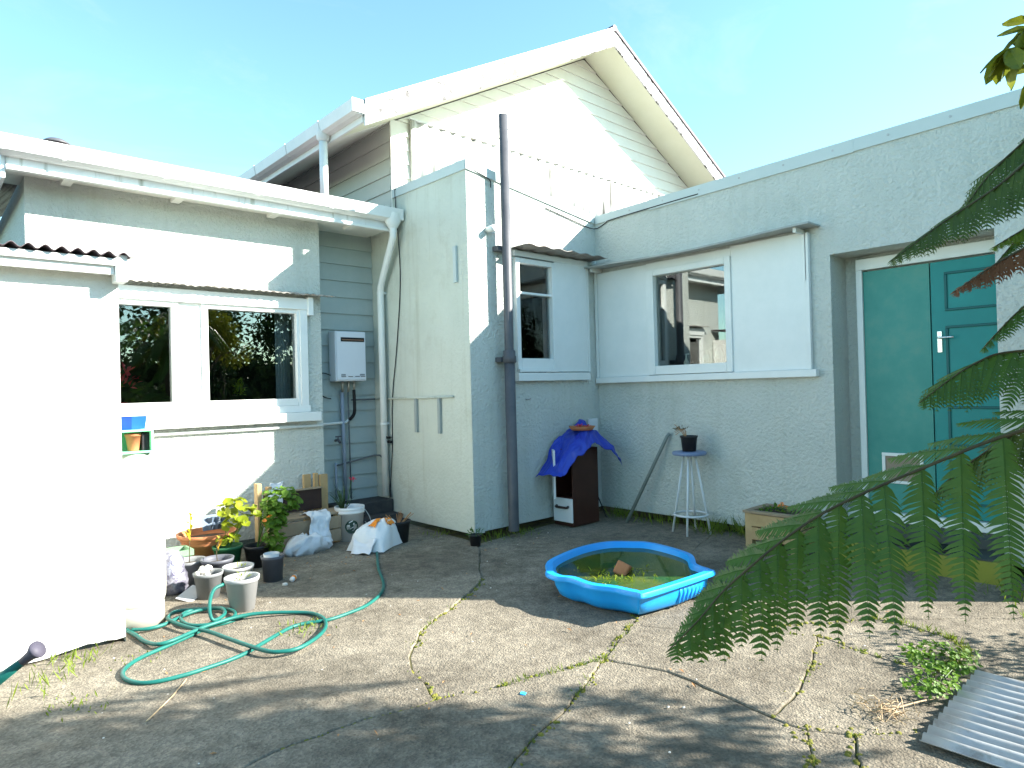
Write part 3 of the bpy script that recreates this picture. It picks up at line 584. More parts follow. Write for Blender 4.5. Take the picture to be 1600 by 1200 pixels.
fl = b.build('cat_flap', WHITE, sh, bevel=.003); MB().box(xd-.004, xd+.003, 1.928, 2.212, .645, .87).build('flap', mat('flap_brown', (.25,.2,.15), .5), fl)
b = MB(); b.box(xd-.02, xd+.06, 2.366, 2.42, .36, 2.615); b.box(xd-.02, xd+.06, .98, 2.42, 2.616, 2.72); H('door_frame', WHITE, b, bevel=.004)
H('door_sill', WHITE, MB().box(xd-.06, xd+.06, 1.271, 2.539, .27, .355), bevel=.006)
H('recess_infill', STUCCO, MB().box(xd+.061, xd+.1, 1.1, 2.66, .1, 2.9))
# step
st = H('porch_step', YELLOWSTEP, MB().box(6.05, 6.39, 1.22, 2.60, -.02, .17), bevel=.012)
MB().box(6.051, xd+.05, 1.272, 2.538, .171, .185).build('porch_floor', DARKSTEP, st)
MB().box(xR-.0, xd-.061, 1.273, 2.537, .186, .262).build('inner_step', DARKSTEP, st)
H('white_corner_pipe', WHITE, MB().tube([(xR-.06, .99, .1), (xR-.06, .99, 3.45), (xR-.03, .99, 3.62)], .05, 12), smooth=True)
tag(MB().box(6.08, 6.33, 1.55, 2.0, .186, .20).build('door_mat', BLACK, bevel=.004), 'black rubber mat on the olive step before the teal door', 'mat')
# ------------------------------------------------------------------ lean-to shed
shed = thing('lean_to_shed', (0, 5.9, 0), 'white lean-to shed with a corrugated iron roof beside the gas cylinder', 'shed')
Q = lambda n_, m, b, **k: b.build(n_, m, shed, **k)
SHEDW = mat('shed_white_render', (.70,.71,.67), .85, (.76,.76,.72), 2, .8, 40, .015)
b = MB(); n_ = 60
lo = [(-2.2 + 3.218*i/n_) for i in range(n_+1)]
for i in range(n_):
    za, zc = [.015 + .03*noise.noise(V((x*3.1,1,0))) + .02*noise.noise(V((x*11,4,0))) + .03*max(0,(x-.3)) for x in (lo[i], lo[i+1])]
    b.add([(lo[i],4.91,za),(lo[i+1],4.91,zc),(lo[i+1],4.91,2.44),(lo[i],4.91,2.44),(lo[i],5.0,za),(lo[i+1],5.0,zc),(lo[i+1],5.0,2.44),(lo[i],5.0,2.44)], [(0,1,2,3),(4,7,6,5),(0,4,5,1)])
b.add([(1.018,4.91,-.02),(1.018,5.0,-.02),(1.018,5.0,2.44),(1.018,4.91,2.44)], [(0,1,2,3)])
Q('front_wall', SHEDW, b)
Q('side_wall', SHEDW, MB().box(.92, 1.017, 5.001, 6.98, -.02, 2.44))
Q('fascia', WHITE, MB().box(-2.2, .975, 4.80, 4.825, 2.375, 2.475), bevel=.003); Q('fascia_cap', WHITE, MB().box(-2.2, .985, 4.775, 4.799, 2.43, 2.475), bevel=.003)
Q('soffit', WHITEBRD, MB().box(-2.2, 1.0, 4.826, 4.908, 2.40, 2.415))
Q('fascia_block', WHITE, MB().box(.977, 1.045, 4.77, 4.90, 2.33, 2.50), bevel=.005)
Q('roof_sheet', IRON, corrugated((-2.2, 4.74, 2.497), (3.28, 0, 0), (0, 2.24, .14), 40, .014, 8), smooth=True, solid=.003)
# ------------------------------------------------------------------ gas cylinder and the things on it
gc = thing('gas_cylinder', (1.16, 5.24, 0), 'tall white gas cylinder standing between the shed corner and the pots', 'gas cylinder')
MB().lathe([(.0,.10),(.12,.105),(.165,.135),(.182,.19),(.185,.25),(.185,.98),(.18,1.03),(.15,1.10),(.10,1.13),(0,1.14)], (1.16,5.24,0), 32).build('body', GASWHITE, gc, smooth=True)
b = MB().lathe([(.165,.15),(.165,.0),(.172,.0),(.172,.15)], (1.16,5.24,0), 32); b.build('foot_ring', GASWHITE, gc, smooth=True)
MB().lathe([(.11,1.10),(.11,1.2),(.103,1.2),(.103,1.1)], (1.16,5.24,0), 24).build('valve_collar', GASWHITE, gc, smooth=True)
cr = thing('green_crate', (1.17, 5.22, 1.2), 'small mint green crate on its side on the gas cylinder, under a blue tub', 'crate')
b = MB(); x0, x1, y0, y1 = 1.0, 1.26, 5.12, 5.34; b.box(x0,x1,y0,y1,1.203,1.218); b.box(x0,x1,y0,y1,1.352,1.367); b.box(x1-.018,x1,y0,y1,1.2185,1.3515); b.box(x0,x0+.018,y0,y1,1.2185,1.3515); b.box(x0+.0185,x1-.0185,y1-.012,y1,1.2185,1.3515); b.build('crate_shell', MINT, cr, bevel=.003)
MB().lathe([(.035,0),(.05,.10),(.055,.10),(.055,.12),(.045,.12)], (1.15,5.2,1.22), 16).build('clay_pot', TERRA, cr, smooth=True); MB().box(1.195,1.238,5.16,5.28,1.22,1.34).build('black_pot', BLACKPOT, cr, bevel=.004)
tag(MB().lathe([(0,0),(.075,0),(.085,.085),(.09,.09),(.082,.09),(.07,.01),(0,.01)], (1.13,5.22,1.369), 4, 1.35, 1.0).build('blue_tub', BLUEPLASTIC, bevel=.004), 'small blue plastic tub standing on the mint green crate', 'tub')
# ------------------------------------------------------------------ water heater
wh = thing('water_heater', (3.9, 7.28, 1.72), 'white gas water heater box on the grey weatherboards beside the downpipe', 'water heater')
HW = mat('heater_enamel', (.66,.70,.76), .35, (.62,.66,.72), 3)
MB().box(3.70,4.105,7.12,7.29,1.725,2.32).build('casing', HW, wh, bevel=.012)
MB().box(3.712,4.093,7.108,7.119,1.74,2.305).build('front_panel', HW, wh, bevel=.006)
vt = MB().box(3.765,4.075,7.100,7.107,2.195,2.245).build('exhaust_vent', BLACK, wh, bevel=.006); MB().box(3.78,4.06,7.094,7.0995,2.212,2.222).build('vent_lip', mat('brown_lip', (.25,.14,.09), .5), vt)
for xx in (3.765, 3.855, 3.945, 4.02): MB().box(xx,xx+.06,7.104,7.1075,1.775,1.782).build('louvre', BLACK, wh)
MB().box(3.765,3.82,7.104,7.1075,1.79,1.81).build('badge', mat('grey_badge', (.25,.27,.3), .5), wh); MB().box(4.01,4.075,7.104,7.1075,1.79,1.81).build('badge', MATS['grey_badge'], wh)
for xx in (3.83, 3.91, 3.985): MB().tube([(xx,7.2,1.725),(xx,7.22,1.6)], .014, 8).build('pipe_tail', mat('brass_tail', (.4,.36,.3), .4, metal=.6), wh, smooth=True)
MB().tube(spline([(3.985,7.22,1.62),(3.985,7.21,1.45),(3.98,7.22,1.33),(3.94,7.26,1.26)],5), .02, 8).build('lagged_hose', BLACK, wh, smooth=True)
MB().tube(spline([(3.70,7.25,1.80),(3.60,7.29,1.82),(3.545,7.29,1.65),(3.62,7.29,1.55),(3.72,7.29,1.52)],6), .006, 5).build('cable', BLACK, wh)
# ------------------------------------------------------------------ pots and plants
def leafy(b, c, rad, n, l, wd, rs, flat=.6, up=.3):
    for i in range(n):
        d = rv(rs); d.z = abs(d.z)*flat + up*.2; p = V(c) + V((d.x*rad[0], d.y*rad[1], d.z*rad[2]))*rs.uniform(.4, 1)
        leafquad(b, p, (d+rv(rs)*.7), (V((0,0,1))+rv(rs)*.6), l*rs.uniform(.6,1.2), wd*rs.uniform(.7,1.2))
def round_leaves(b, c, rad, n, r, rs):
    for i in range(n):
        d = rv(rs); p = V(c) + V((d.x*rad[0], d.y*rad[1], d.z*rad[2]))*rs.uniform(.55, 1)
        nm = (V((0,-.3,1)) + rv(rs)*.75 + d*.5).normalized(); a = nm.cross(rv(rs)).normalized(); q = nm.cross(a); rr = r*rs.uniform(.6, 1.15)
        vs = [p] + [p + (a*math.cos(t) + q*math.sin(t))*rr*(1+.13*math.sin(t*5)) + nm*rr*.22 for t in [6.283*k/9*.93 for k in range(10)]]
        b.add(vs, [(0, k, k+1) for k in range(1, 10)])
def pot(name, label, c, rt, rb_, h, m, soil=True, lip=.008, group=None, tilt=0):
    t = thing(name, c, label, 'plant pot', group); c = V(c)
    MB().lathe([(0,0),(rb_,0),(rb_+(rt-rb_)*.86,h*.86),(rt+lip*.3,h*.87),(rt+lip,h),(rt-.004,h),(rt-.01,h*.86),(rb_*.96,.012),(0,.012)], c, 28).build('pot_body', m, t, smooth=False, bevel=0)
    t.children[0].data.polygons.foreach_set('use_smooth', [True]*len(t.children[0].data.polygons))
    if soil: MB().lathe([(0,h*.80),(rt*.5,h*.815),(rt-.012,h*.79)], c, 20).build('soil', SOIL, t, smooth=True)
    return t
rs = random.Random(3)
def stem(t, p, q, r=.004, m=None): return MB().tube(spline([p, V(p).lerp(V(q), .5)+V((rs.uniform(-.02,.02), rs.uniform(-.02,.02), 0)), q], 4), r, 5).build('stem', m or LEAF_MID, t)
def sapling(t, c, h, n, m, l=.06, wd=.022):
    c = V(c); top = c+V((.02,-.01,h)); stem(t, c, top, .004, STALK); b = MB()
    for i in range(n):
        p = c.lerp(top, .45+.55*i/n); leafquad(b, p, V((rs.uniform(-1,1), rs.uniform(-1,1), rs.uniform(.4,1.3))), V((0,-.5,1)), l*rs.uniform(.7,1.2), wd)
    b.build('foliage', m, t)
pot('plant_pot', 'large pale grey plastic pot in front, standing on the turn of the green hose', (1.80,5.0,0), .118, .085, .245, PALEPOT)
t = bpy.data.objects['plant_pot']; b = MB(); leafy(b, (1.79,4.98,.2), (.05,.05,.06), 26, .05, .008, rs, 1, 1); b.build('seedlings', LEAF_YG, t)
t = pot('plant_pot', 'grey pot heaped with white pebbles beside the largest pale pot', (1.72,5.50,0), .105, .08, .2, GREYPOT)
for i in range(11):
    a = rs.uniform(0,6.28); r_ = rs.uniform(0,.075); MB().lathe([(0,-.02),(.02,-.012),(.026,0),(.018,.014),(0,.02)], (1.72+r_*math.cos(a)-.03,5.5+r_*math.sin(a),.2+rs.uniform(0,.035)), 8, rs.uniform(.8,1.3), 1).build('pebble', PEBBLE, t, smooth=True)
t = pot('plant_pot', 'pale grey pot with a few seedlings behind the largest pale pot', (1.96,5.52,0), .115, .085, .2, PALEPOT); b = MB(); leafy(b, (1.96,5.5,.165), (.05,.05,.05), 16, .04, .008, rs, 1, 1); b.build('seedlings', LEAF_YG, t)
t = pot('plant_pot', 'dark grey pot with a small orange-leaved sapling', (1.90,5.83,0), .125, .095, .22, DARKGREY); sapling(t, (1.9,5.83,.19), .2, 7, mat('orange_leaf', (.5,.24,.02), .5, (.4,.3,.03), 9, trans=.3), .05)
t = pot('plant_pot', 'dark grey pot with a tall yellow-leaved sapling', (1.74,6.04,0), .125, .095, .2, GREYPOT); sapling(t, (1.74,6.04,.17), .42, 10, mat('yellow_leaf', (.5,.42,.02), .5, (.4,.38,.03), 9, trans=.4), .09, .03)
t = pot('plant_pot', 'empty slate blue pot with a clear cup inside, on the shaded concrete', (2.27,5.58,0), .09, .078, .215, DARKGREY, False)
MB().lathe([(.05,.03),(.066,.235),(.063,.235),(.048,.03)], (2.26,5.58,0), 18).build('clear_cup', mat('cloudy_plastic', (.5,.52,.54), .2), t, smooth=True)
t = pot('plant_pot', 'green plastic pot with bright yellow-green pelargonium', (2.13,6.25,0), .125, .095, .22, GREENPOT)
b = MB(); round_leaves(b, (2.22,6.25,.50), (.19,.15,.13), 70, .045, rs); round_leaves(b, (2.14,6.24,.27), (.10,.09,.06), 14, .03, rs); b.build('foliage', LEAF_YG, t)
for i in range(5): stem(t, (2.13,6.25,.18), (2.22+rs.uniform(-.12,.12),6.25+rs.uniform(-.1,.1),.48))
t = pot('plant_pot', 'black plastic pot of trailing green pelargonium against the timber bench', (2.36,6.15,0), .115, .09, .2, BLACKPOT)
b = MB(); round_leaves(b, (2.62,6.22,.56), (.19,.16,.15), 150, .036, rs); round_leaves(b, (2.49,6.05,.27), (.11,.09,.2), 90, .033, rs); round_leaves(b, (2.5,6.1,.42), (.12,.1,.12), 50, .035, rs); b.build('foliage', LEAF_PEL, t)
for i in range(6): stem(t, (2.36,6.15,.17), (2.55+rs.uniform(-.12,.15),6.2+rs.uniform(-.1,.1),.5), .005)
b = MB(); round_leaves(b, (2.42,6.06,.43), (.05,.04,.06), 9, .02, rs); b.build('blossom', ORANGEPETAL, t)
t = pot('terracotta_bowl', 'wide terracotta bowl against the white wall holding a seed tray', (2.06,6.58,0), .25, .16, .31, TERRA, True, .02)
tr = thing('seed_tray', (2.14,6.62,.30), 'dark blue-grey seed tray propped inside the terracotta bowl', 'seed tray')
TRM = mat('tray_plastic', (.10,.14,.20), .45)
for i in range(2):
    for j in range(3):
        p = V((2.10+.062*j, 6.63, .34+.065*i)) + V((.02*i, .03*i, 0)); b = MB().lathe([(.018,-.025),(.036,.02),(.038,.02),(.02,-.025)], p, 4); b.build('tray_cell', TRM, tr)
MB().obox((2.165,6.672,.375), (.25,.008,.15), (R(-25),0,0)).build('tray_plate', TRM, tr)
t = thing('planter_trough', (1.62,6.36,0), 'sage green rectangular planter trough behind the dark pots', 'planter')
b = MB(); zt_ = .27
def trough(b, c, lx, ly, h, tp, th=.012):
    c = V(c); O = lambda sx, sy, z: [c+V((i*sx/2, j*sy/2, z)) for i, j in ((-1,-1),(1,-1),(1,1),(-1,1))]
    rings = [O(lx*tp, ly*tp, 0), O(lx*.97, ly*.96, h*.78), O(lx*1.04, ly*1.08, h*.79), O(lx*1.04, ly*1.08, h), O(lx-2*th, ly-2*th, h), O(lx*tp-2*th, ly*tp-2*th, .02)]
    for i in range(len(rings)-1): b.add(rings[i]+rings[i+1], [(k, (k+1)%4, 4+(k+1)%4, 4+k) for k in range(4)])
    b.add(rings[0], [(3,2,1,0)]); b.add(rings[-1], [(0,1,2,3)]); return b
trough(b, (1.62,6.36,0), .42, .22, .24, .85).build('trough_body', TROUGHG, t, bevel=.004)
MB().box(1.46,1.78,6.29,6.43,.12,.17).build('soil', SOIL, t)
t = tag(MB().tube(spline([(1.56,5.86,.0),(1.55,5.86,.1),(1.56,5.87,.26),(1.58,5.88,.34)],4), [.10,.115,.12,.125,.125,.12,.11,.10,.09,.075,.06,.04,.03], 18).build('foil_bag', FOIL, smooth=True), 'crumpled striped shiny bag beside the gas cylinder', 'bag')
for v in t.data.vertices: v.co += V(noise.noise_vector(v.co*17))*.03
tag(MB().obox((1.62,5.58,.035), (.2,.14,.004), (R(12),R(-14),R(35))).build('card_scrap', mat('grey_card', (.4,.41,.42), .7)), 'flat grey card scrap leaning by the pebble pot', 'card')
# ------------------------------------------------------------------ timber bench, cloths, bucket, sack
bn = thing('timber_bench', (3.0,6.7,0), 'rough timber bench with a dark back board against the stucco wall', 'bench')
for (x, y, w_, d_, z0, z1, m) in ((2.56,6.62,.045,.09,0,.70,TIMBER),(2.66,6.60,.05,.05,0,.66,TIMBER),(3.22,6.93,.08,.045,.0,.70,TIMBER),(3.30,6.88,.045,.045,0,.71,TIMBER),(3.38,6.86,.09,.045,0,.69,TIMBER),(3.34,6.50,.05,.05,0,.30,TIMBER),(2.60,6.42,.05,.05,0,.3,TIMBER)):
    MB().box(x-w_/2,x+w_/2,y-d_/2,y+d_/2,z0,z1).build('post', m, bn, bevel=.003)
MB().box(2.69,3.33,6.80,6.83,.33,.55).build('back_board', DARKWOOD, bn, bevel=.003); MB().box(2.69,3.33,6.775,6.835,.551,.565).build('back_rail', TIMBER_OLD, bn, bevel=.002)
for i in range(3): MB().box(2.60,3.46,6.46+i*.105,6.555+i*.105,.303,.325).build('plank', TIMBER_OLD, bn, bevel=.003)
for i in range(2): MB().box(2.58,3.36,6.425,6.443,.03+i*.135,.155+i*.135).build('front_plank', TIMBER_OLD, bn, bevel=.003)
def cloth(name, label, cat, f, nu, nv, m, th=.004):
    b = MB(); b.v = [tuple(f(i/nu, j/nv)) for j in range(nv+1) for i in range(nu+1)]
    b.f = [(j*(nu+1)+i, j*(nu+1)+i+1, (j+1)*(nu+1)+i+1, (j+1)*(nu+1)+i) for j in range(nv) for i in range(nu)]
    return tag(b.build(name, m, None, smooth=True, solid=th), label, cat)
def nv_(p, s=6, a=.03, o=0): return V(noise.noise_vector(V(p)*s + V((o, o*2, 1))))*a
def drape(x0, x1, path, o, a=.025):
    P = spline([V((0, y, z)) for y, z in path], 6)
    def f(u, v):
        k = v*(len(P)-1); i = min(int(k), len(P)-2); p = P[i].lerp(P[i+1], k-i); p = V((x0+(x1-x0)*u + .03*math.sin(v*5), p.y, p.z)); rg_ = abs(noise.noise(p*11+V((o,1,2)))); return p + nv_(p, 9, a*1.2, o) + nv_(p, 24, a*.6, o) - V((.3,.8,-.2))*(.03*max(0, 1-rg_*6))
    return f
cloth('white_rag', 'white rag hung over the left timber post', 'rag', drape(2.67,2.80,[(6.70,.34),(6.67,.55),(6.62,.70),(6.57,.60),(6.54,.42)],2,.02), 14, 24, SACK)
cloth('white_sheet', 'white cloth draped over the front edge of the timber bench', 'cloth', drape(2.98,3.22,[(6.62,.335),(6.50,.36),(6.41,.33),(6.36,.2),(6.31,.06)],5,.022), 22, 24, SACK)
t = MB(); b = MB().lathe([(0,.0),(.2,.0),(.24,.05),(.2,.12),(.12,.15),(0,.16)], (2.93,6.30,0), 40, 1.0, .55); o_ = tag(b.build('plastic_wrap', SACK, None, smooth=True), 'crumpled white plastic lying on the ground below the draped cloth', 'plastic sheet')
for v in o_.data.vertices:
    v.co += nv_(v.co, 8, .075, 3) + nv_(v.co, 20, .04, 4) + nv_(v.co, 45, .015, 5); v.co.z = max(v.co.z, .004)
bk = thing('bucket', (3.50,6.50,0), 'white plastic bucket with a dark printed emblem, holding strappy leaves', 'bucket')
MB().lathe([(0,0),(.128,0),(.15,.29),(.158,.29),(.16,.315),(.153,.32),(.16,.335),(.16,.36),(.148,.36),(.145,.3),(.125,.012),(0,.012)], (3.50,6.50,0), 36).build('bucket_body', BUCKETW, bk, smooth=True)
MB().tube(spline([(3.655,6.46,.32),(3.70,6.42,.22),(3.68,6.36,.12),(3.60,6.35,.2)],5), .004, 5).build('handle', GALV, bk)
b = MB(); nn = 20; A0 = math.atan2(-.72,.18)   # emblem: disc wrapped on the bucket's front
def onb(da, z, r_=.0025): rr = .128+.022*z/.29+r_; a = -1.93+da; return V((3.5+rr*math.cos(a), 6.5+rr*math.sin(a), z))
b.v = [onb(0,.16)] + [onb(.5*math.cos(6.283*k/nn), .16+.072*math.sin(6.283*k/nn)) for k in range(nn)]
b.f = [(0, 1+k, 1+(k+1)%nn) for k in range(nn)]; em = b.build('emblem', INKGREEN, bk)
b = MB()
for (da, z0, dz, wd) in ((-.2,.20,.012,.28),(-.3,.165,.016,.5),(-.15,.135,.008,.3),(.05,.115,.006,.2)):
    b.add([onb(da, z0, .004), onb(da+wd, z0+.02, .004), onb(da+wd, z0+.02+dz, .004), onb(da, z0+dz, .004)], [(0,1,2,3)])
b.build('emblem_lettering', BUCKETW, em)
MB().lathe([(0,.29),(.143,.285)], (3.50,6.50,0), 20).build('soil', SOIL, bk)
def strap_plant(parent, c, n, l, m, rs, wd=.016, name='foliage', spread=.8):
    b = MB(); c = V(c)
    for i in range(n):
        a = rs.uniform(0, 6.28); d = V((math.cos(a), math.sin(a), 0)); ll = l*rs.uniform(.6,1.1); sp_ = rs.uniform(.2,1)*spread; s_ = V((-d.y, d.x, 0)); prev = None
        for k in range(7):
            t_ = k/6; p = c + d*ll*sp_*t_ + V((0,0,ll*(t_*(1.05) - sp_*.75*t_*t_))); w_ = wd*(1-t_**2)*.5+.0008
            cur = (p+s_*w_, p-s_*w_)
            if prev: b.add([prev[0], prev[1], cur[1], cur[0]], [(0,1,2,3)])
            prev = cur
    return b.build(name, m, parent)
strap_plant(bk, (3.45,6.55,.29), 26, .42, mat('strap_leaf', (.03,.07,.03), .45, (.06,.11,.04), 8, trans=.2), rs)
MB().tube([(3.48,6.55,.29),(3.60,6.62,.62)], .004, 5).build('stem', LEAF_MID, bk); b = MB(); leafy(b, (3.60,6.62,.61), (.03,.03,.05), 14, .04, .02, rs); b.build('flower_bud', PINK, bk)
# compost sack
sk = thing('compost_sack', (3.50,5.98,0), 'full white plastic sack with orange printing lying at the hose end', 'sack')
a_ = V((.62,.36,0)).normalized(); c_ = V((-a_.y, a_.x, 0)); o3 = V((3.52,5.97,0))
def pillow(u, v, top):
    x = (u-.5)*.56; y = (v-.5)*.42; e = (max(0,1-abs(2*u-1)**3.2)*max(0,1-abs(2*v-1)**3))**.62
    z = .015+.27*e if top else .004
    p = o3 + a_*x*(1-.07*abs(2*v-1)) + c_*y*(1-.12*(1-abs(2*u-1))) + V((0,0,z)); 
    if top: q_ = abs(noise.noise(p*9+V((2,5,1)))); p += nv_(p, 7, .035*e+.004, 1) + nv_(p, 18, .014*e, 2) - V((0,0,.025*e*(1-min(1,q_*5))))
    p.z = max(p.z, .004); return p
b = MB(); n1, n2 = 30, 22
for top in (True, False):
    o_ = len(b.v); b.v += [tuple(pillow(i/n1, j/n2, top)) for j in range(n2+1) for i in range(n1+1)]
    b.f += [tuple(o_+q for q in (j*(n1+1)+i, j*(n1+1)+i+1, (j+1)*(n1+1)+i+1, (j+1)*(n1+1)+i)) for j in range(n2) for i in range(n1)]
b.build('sack_body', BUCKETW, sk, smooth=True)
def patch(u0, u1, v0, v1, name, m, k=8, skew=0):
    b = MB(); b.v = [tuple(pillow(u0+(u1-u0)*i/k+skew*(j/k), v0+(v1-v0)*j/k, True)+V((-.007,-.011,.012))) for j in range(k+1) for i in range(k+1)]
    b.f = [(j*(k+1)+i, j*(k+1)+i+1, (j+1)*(k+1)+i+1, (j+1)*(k+1)+i) for j in range(k) for i in range(k)]; return b.build(name, m, sk, smooth=True)
patch(.20,.93,.44,.54,'printed_stripe',ORANGE,12); patch(.16,.36,.32,.54,'printed_mark',ORANGE,8,.06); patch(.40,.70,.14,.30,'printed_label',ORANGE,8,.03)
patch(.45,.63,.20,.23,'printed_lettering',BUCKETW,4,.0)
cl = []
def flapf(u, v):
    p = o3 - a_*(.24+.13*u) + c_*((v-.5)*(.26-.04*u)) + V((0,0,.11*(1-u)**1.2+.02)); return p + nv_(p, 11, .03, 6)
b = MB(); b.v = [tuple(flapf(i/12, j/14)) for j in range(15) for i in range(13)]; b.f = [(j*13+i, j*13+i+1, (j+1)*13+i+1, (j+1)*13+i) for j in range(14) for i in range(12)]
b.build('sack_neck', SACK, sk, smooth=True, solid=.003)
t = pot('plant_pot', 'black pot of dead stems behind the compost sack', (3.78,5.98,0), .125, .10, .23, BLACKPOT)
b = MB()
for i in range(14): b.tube([(3.78,5.98,.17),(3.78+rs.uniform(-.15,.2),5.98+rs.uniform(-.15,.12),.26+rs.uniform(0,.08))], .003, 4)
b.build('dead_stems', LEAFLITTER, t)
t = thing('dark_footing', (4.1,7.05,0), 'dark stained timber footing blocks under the downpipe', 'block')
MB().box(3.62,4.325,6.93,7.28,0,.285).build('upper_block', mat('sooty_concrete', (.035,.037,.04), .8, (.06,.06,.06), 6, .3, 40, .006), t, bevel=.008); MB().box(3.75,4.32,6.72,6.929,-.02,.14).build('lower_block', MATS['sooty_concrete'], t, bevel=.01)
t = pot('plant_pot', 'tiny black pot of weeds at the stucco corner', (4.22,5.24,0), .065, .05, .115, BLACKPOT); b = MB(); leafy(b, (4.22,5.24,.11), (.09,.09,.07), 40, .05, .015, rs); b.build('weeds', LEAF_MID, t)
bt = thing('small_bottle', (2.40,5.43,.02), 'tiny orange-labelled white bottle lying on the shaded concrete', 'bottle')
bd = V((.5,.6,.0)).normalized(); p0 = V((2.36,5.40,.024)); MB().tube([p0, p0+bd*.07], .022, 12).build('bottle_body', BUCKETW, bt, smooth=True); MB().tube([p0+bd*.012, p0+bd*.055], .0228, 12).build('bottle_label', ORANGE, bt, smooth=True); MB().tube([p0+bd*.07, p0+bd*.1], .014, 10).build('bottle_cap', BUCKETW, bt, smooth=True)
tag(MB().lathe([(0,.02),(.02,.015),(.025,0),(0,0)], (2.28,5.36,.003), 10).build('shell', PEBBLE, smooth=True), 'small pale shell on the concrete near the orange bottle', 'shell')
# ------------------------------------------------------------------ hose and watering can
H1 = [(3.39,5.76),(3.07,5.2),(2.86,4.77),(2.69,4.53),(2.47,4.36),(2.28,4.3),(2.12,4.28),(1.99,4.33),(1.88,4.33),(1.76,4.27),(1.63,4.19),(1.5,4.11),(1.39,4.07),(1.26,4.05),(1.13,4.04),(0.99,4.06),(0.91,4.12),(0.87,4.23),(0.88,4.34),(0.93,4.43),(1.02,4.51),(1.18,4.59),(1.32,4.66),(1.48,4.75),(1.6,4.75),(1.73,4.79),(1.81,4.8)]
H2 = [(1.08,5.04),(1.16,4.98),(1.27,4.99),(1.44,5.1),(1.57,5.12),(1.68,5.02),(1.70,4.87),(1.62,4.75),(1.47,4.76),(1.38,4.87),(1.39,5.06),(1.47,5.16),(1.6,5.12),(1.65,5.0),(1.62,4.85),(1.52,4.78)]
H3 = [(1.06,5.1),(1.08,4.95),(1.1,4.74),(1.17,4.58),(1.47,4.71),(1.76,4.72),(2.05,4.55),(2.11,4.38),(2.06,4.19),(1.92,3.99),(1.74,3.88),(1.63,3.9),(1.56,4.0),(1.48,4.34),(1.43,4.58),(1.35,4.8),(1.31,5.02),(1.34,5.17),(1.42,5.26),(1.56,5.19)]
b = MB(); b.tube(spline([(x,y,.014) for x,y in H1],5), .0125, 8)
b.tube(spline([(x,y,.030 if i < 13 else .045) for i,(x,y) in enumerate(H2)] + [(1.52,4.85,.12),(1.58,4.95,.20),(1.66,4.98,.22)],5), .0125, 8)
b.tube(spline([(x,y,.040 if 2 < i < 6 or 8 < i < 17 else .02) for i,(x,y) in enumerate(H3)],5), .0125, 8)
tag(b.build('garden_hose', HOSE, smooth=True), 'teal green garden hose lying in loops on the concrete', 'hose')
wc = thing('watering_can', (.05,4.25,0), 'teal watering can with a grey rose lying before the white shed', 'watering can')
MB().lathe([(0,0),(.13,0),(.135,.02),(.12,.24),(.115,.25),(.11,.24),(.12,.03),(0,.02)], (.0,4.36,.0), 24).build('can_body', HOSE, wc, smooth=True)
MB().tube([(.10,4.34,.06),(.28,4.22,.17),(.40,4.115,.285)], [.035,.028,.02], 12).build('spout', HOSE, wc, smooth=True)
MB().tube([(.395,4.12,.28),(.43,4.088,.315),(.452,4.066,.34),(.458,4.06,.345)], [.02,.026,.044,.043], 16).build('rose', mat('rose_grey', (.07,.065,.09), .6), wc, smooth=True)
MB().tube(spline([(-.11,4.4,.05),(-.22,4.45,.14),(-.18,4.43,.28),(-.05,4.39,.30),(.06,4.34,.25)],5), .013, 8).build('handle', HOSE, wc, smooth=True)
# ------------------------------------------------------------------ cabinet, tarpaulin, pole, stool
cb = thing('old_cabinet', (5.72,5.2,0), 'narrow dark brown cabinet with white drawer in the stucco corner', 'cabinet')
b = MB(); x0,x1,y0,y1,h = 5.49,5.93,5.05,5.345,.88
b.box(x0,x1,y0,y0+.018,.012,h); b.box(x0,x1,y1-.018,y1,.012,h); b.box(x0,x1,y0+.0185,y1-.0185,.012,.05); b.box(x0,x1,y0+.0185,y1-.0185,h-.018,h); b.box(x1-.015,x1,y0+.0185,y1-.0185,.0505,h-.0185); b.box(x0,x1-.0155,y0+.0185,y1-.0185,.32,.335)
b.build('carcass', BROWNCAB, cb, bevel=.003)
dr = MB().box(x0-.02,x0-.001,y0+.002,y1-.002,.055,.325).build('drawer_front', BUCKETW, cb, bevel=.006); MB().tube(spline([(x0-.02,5.11,.235),(x0-.05,5.12,.225),(x0-.05,5.27,.225),(x0-.02,5.28,.235)],4), .014, 8).build('drawer_handle', DARKWOOD, dr, smooth=True)
MB().obox((x0-.012-.135*.669,y1-.135*.743,.61), (.27,.024,.54), (0,0,R(48))).build('cabinet_door', BUCKETW, cb, bevel=.005)
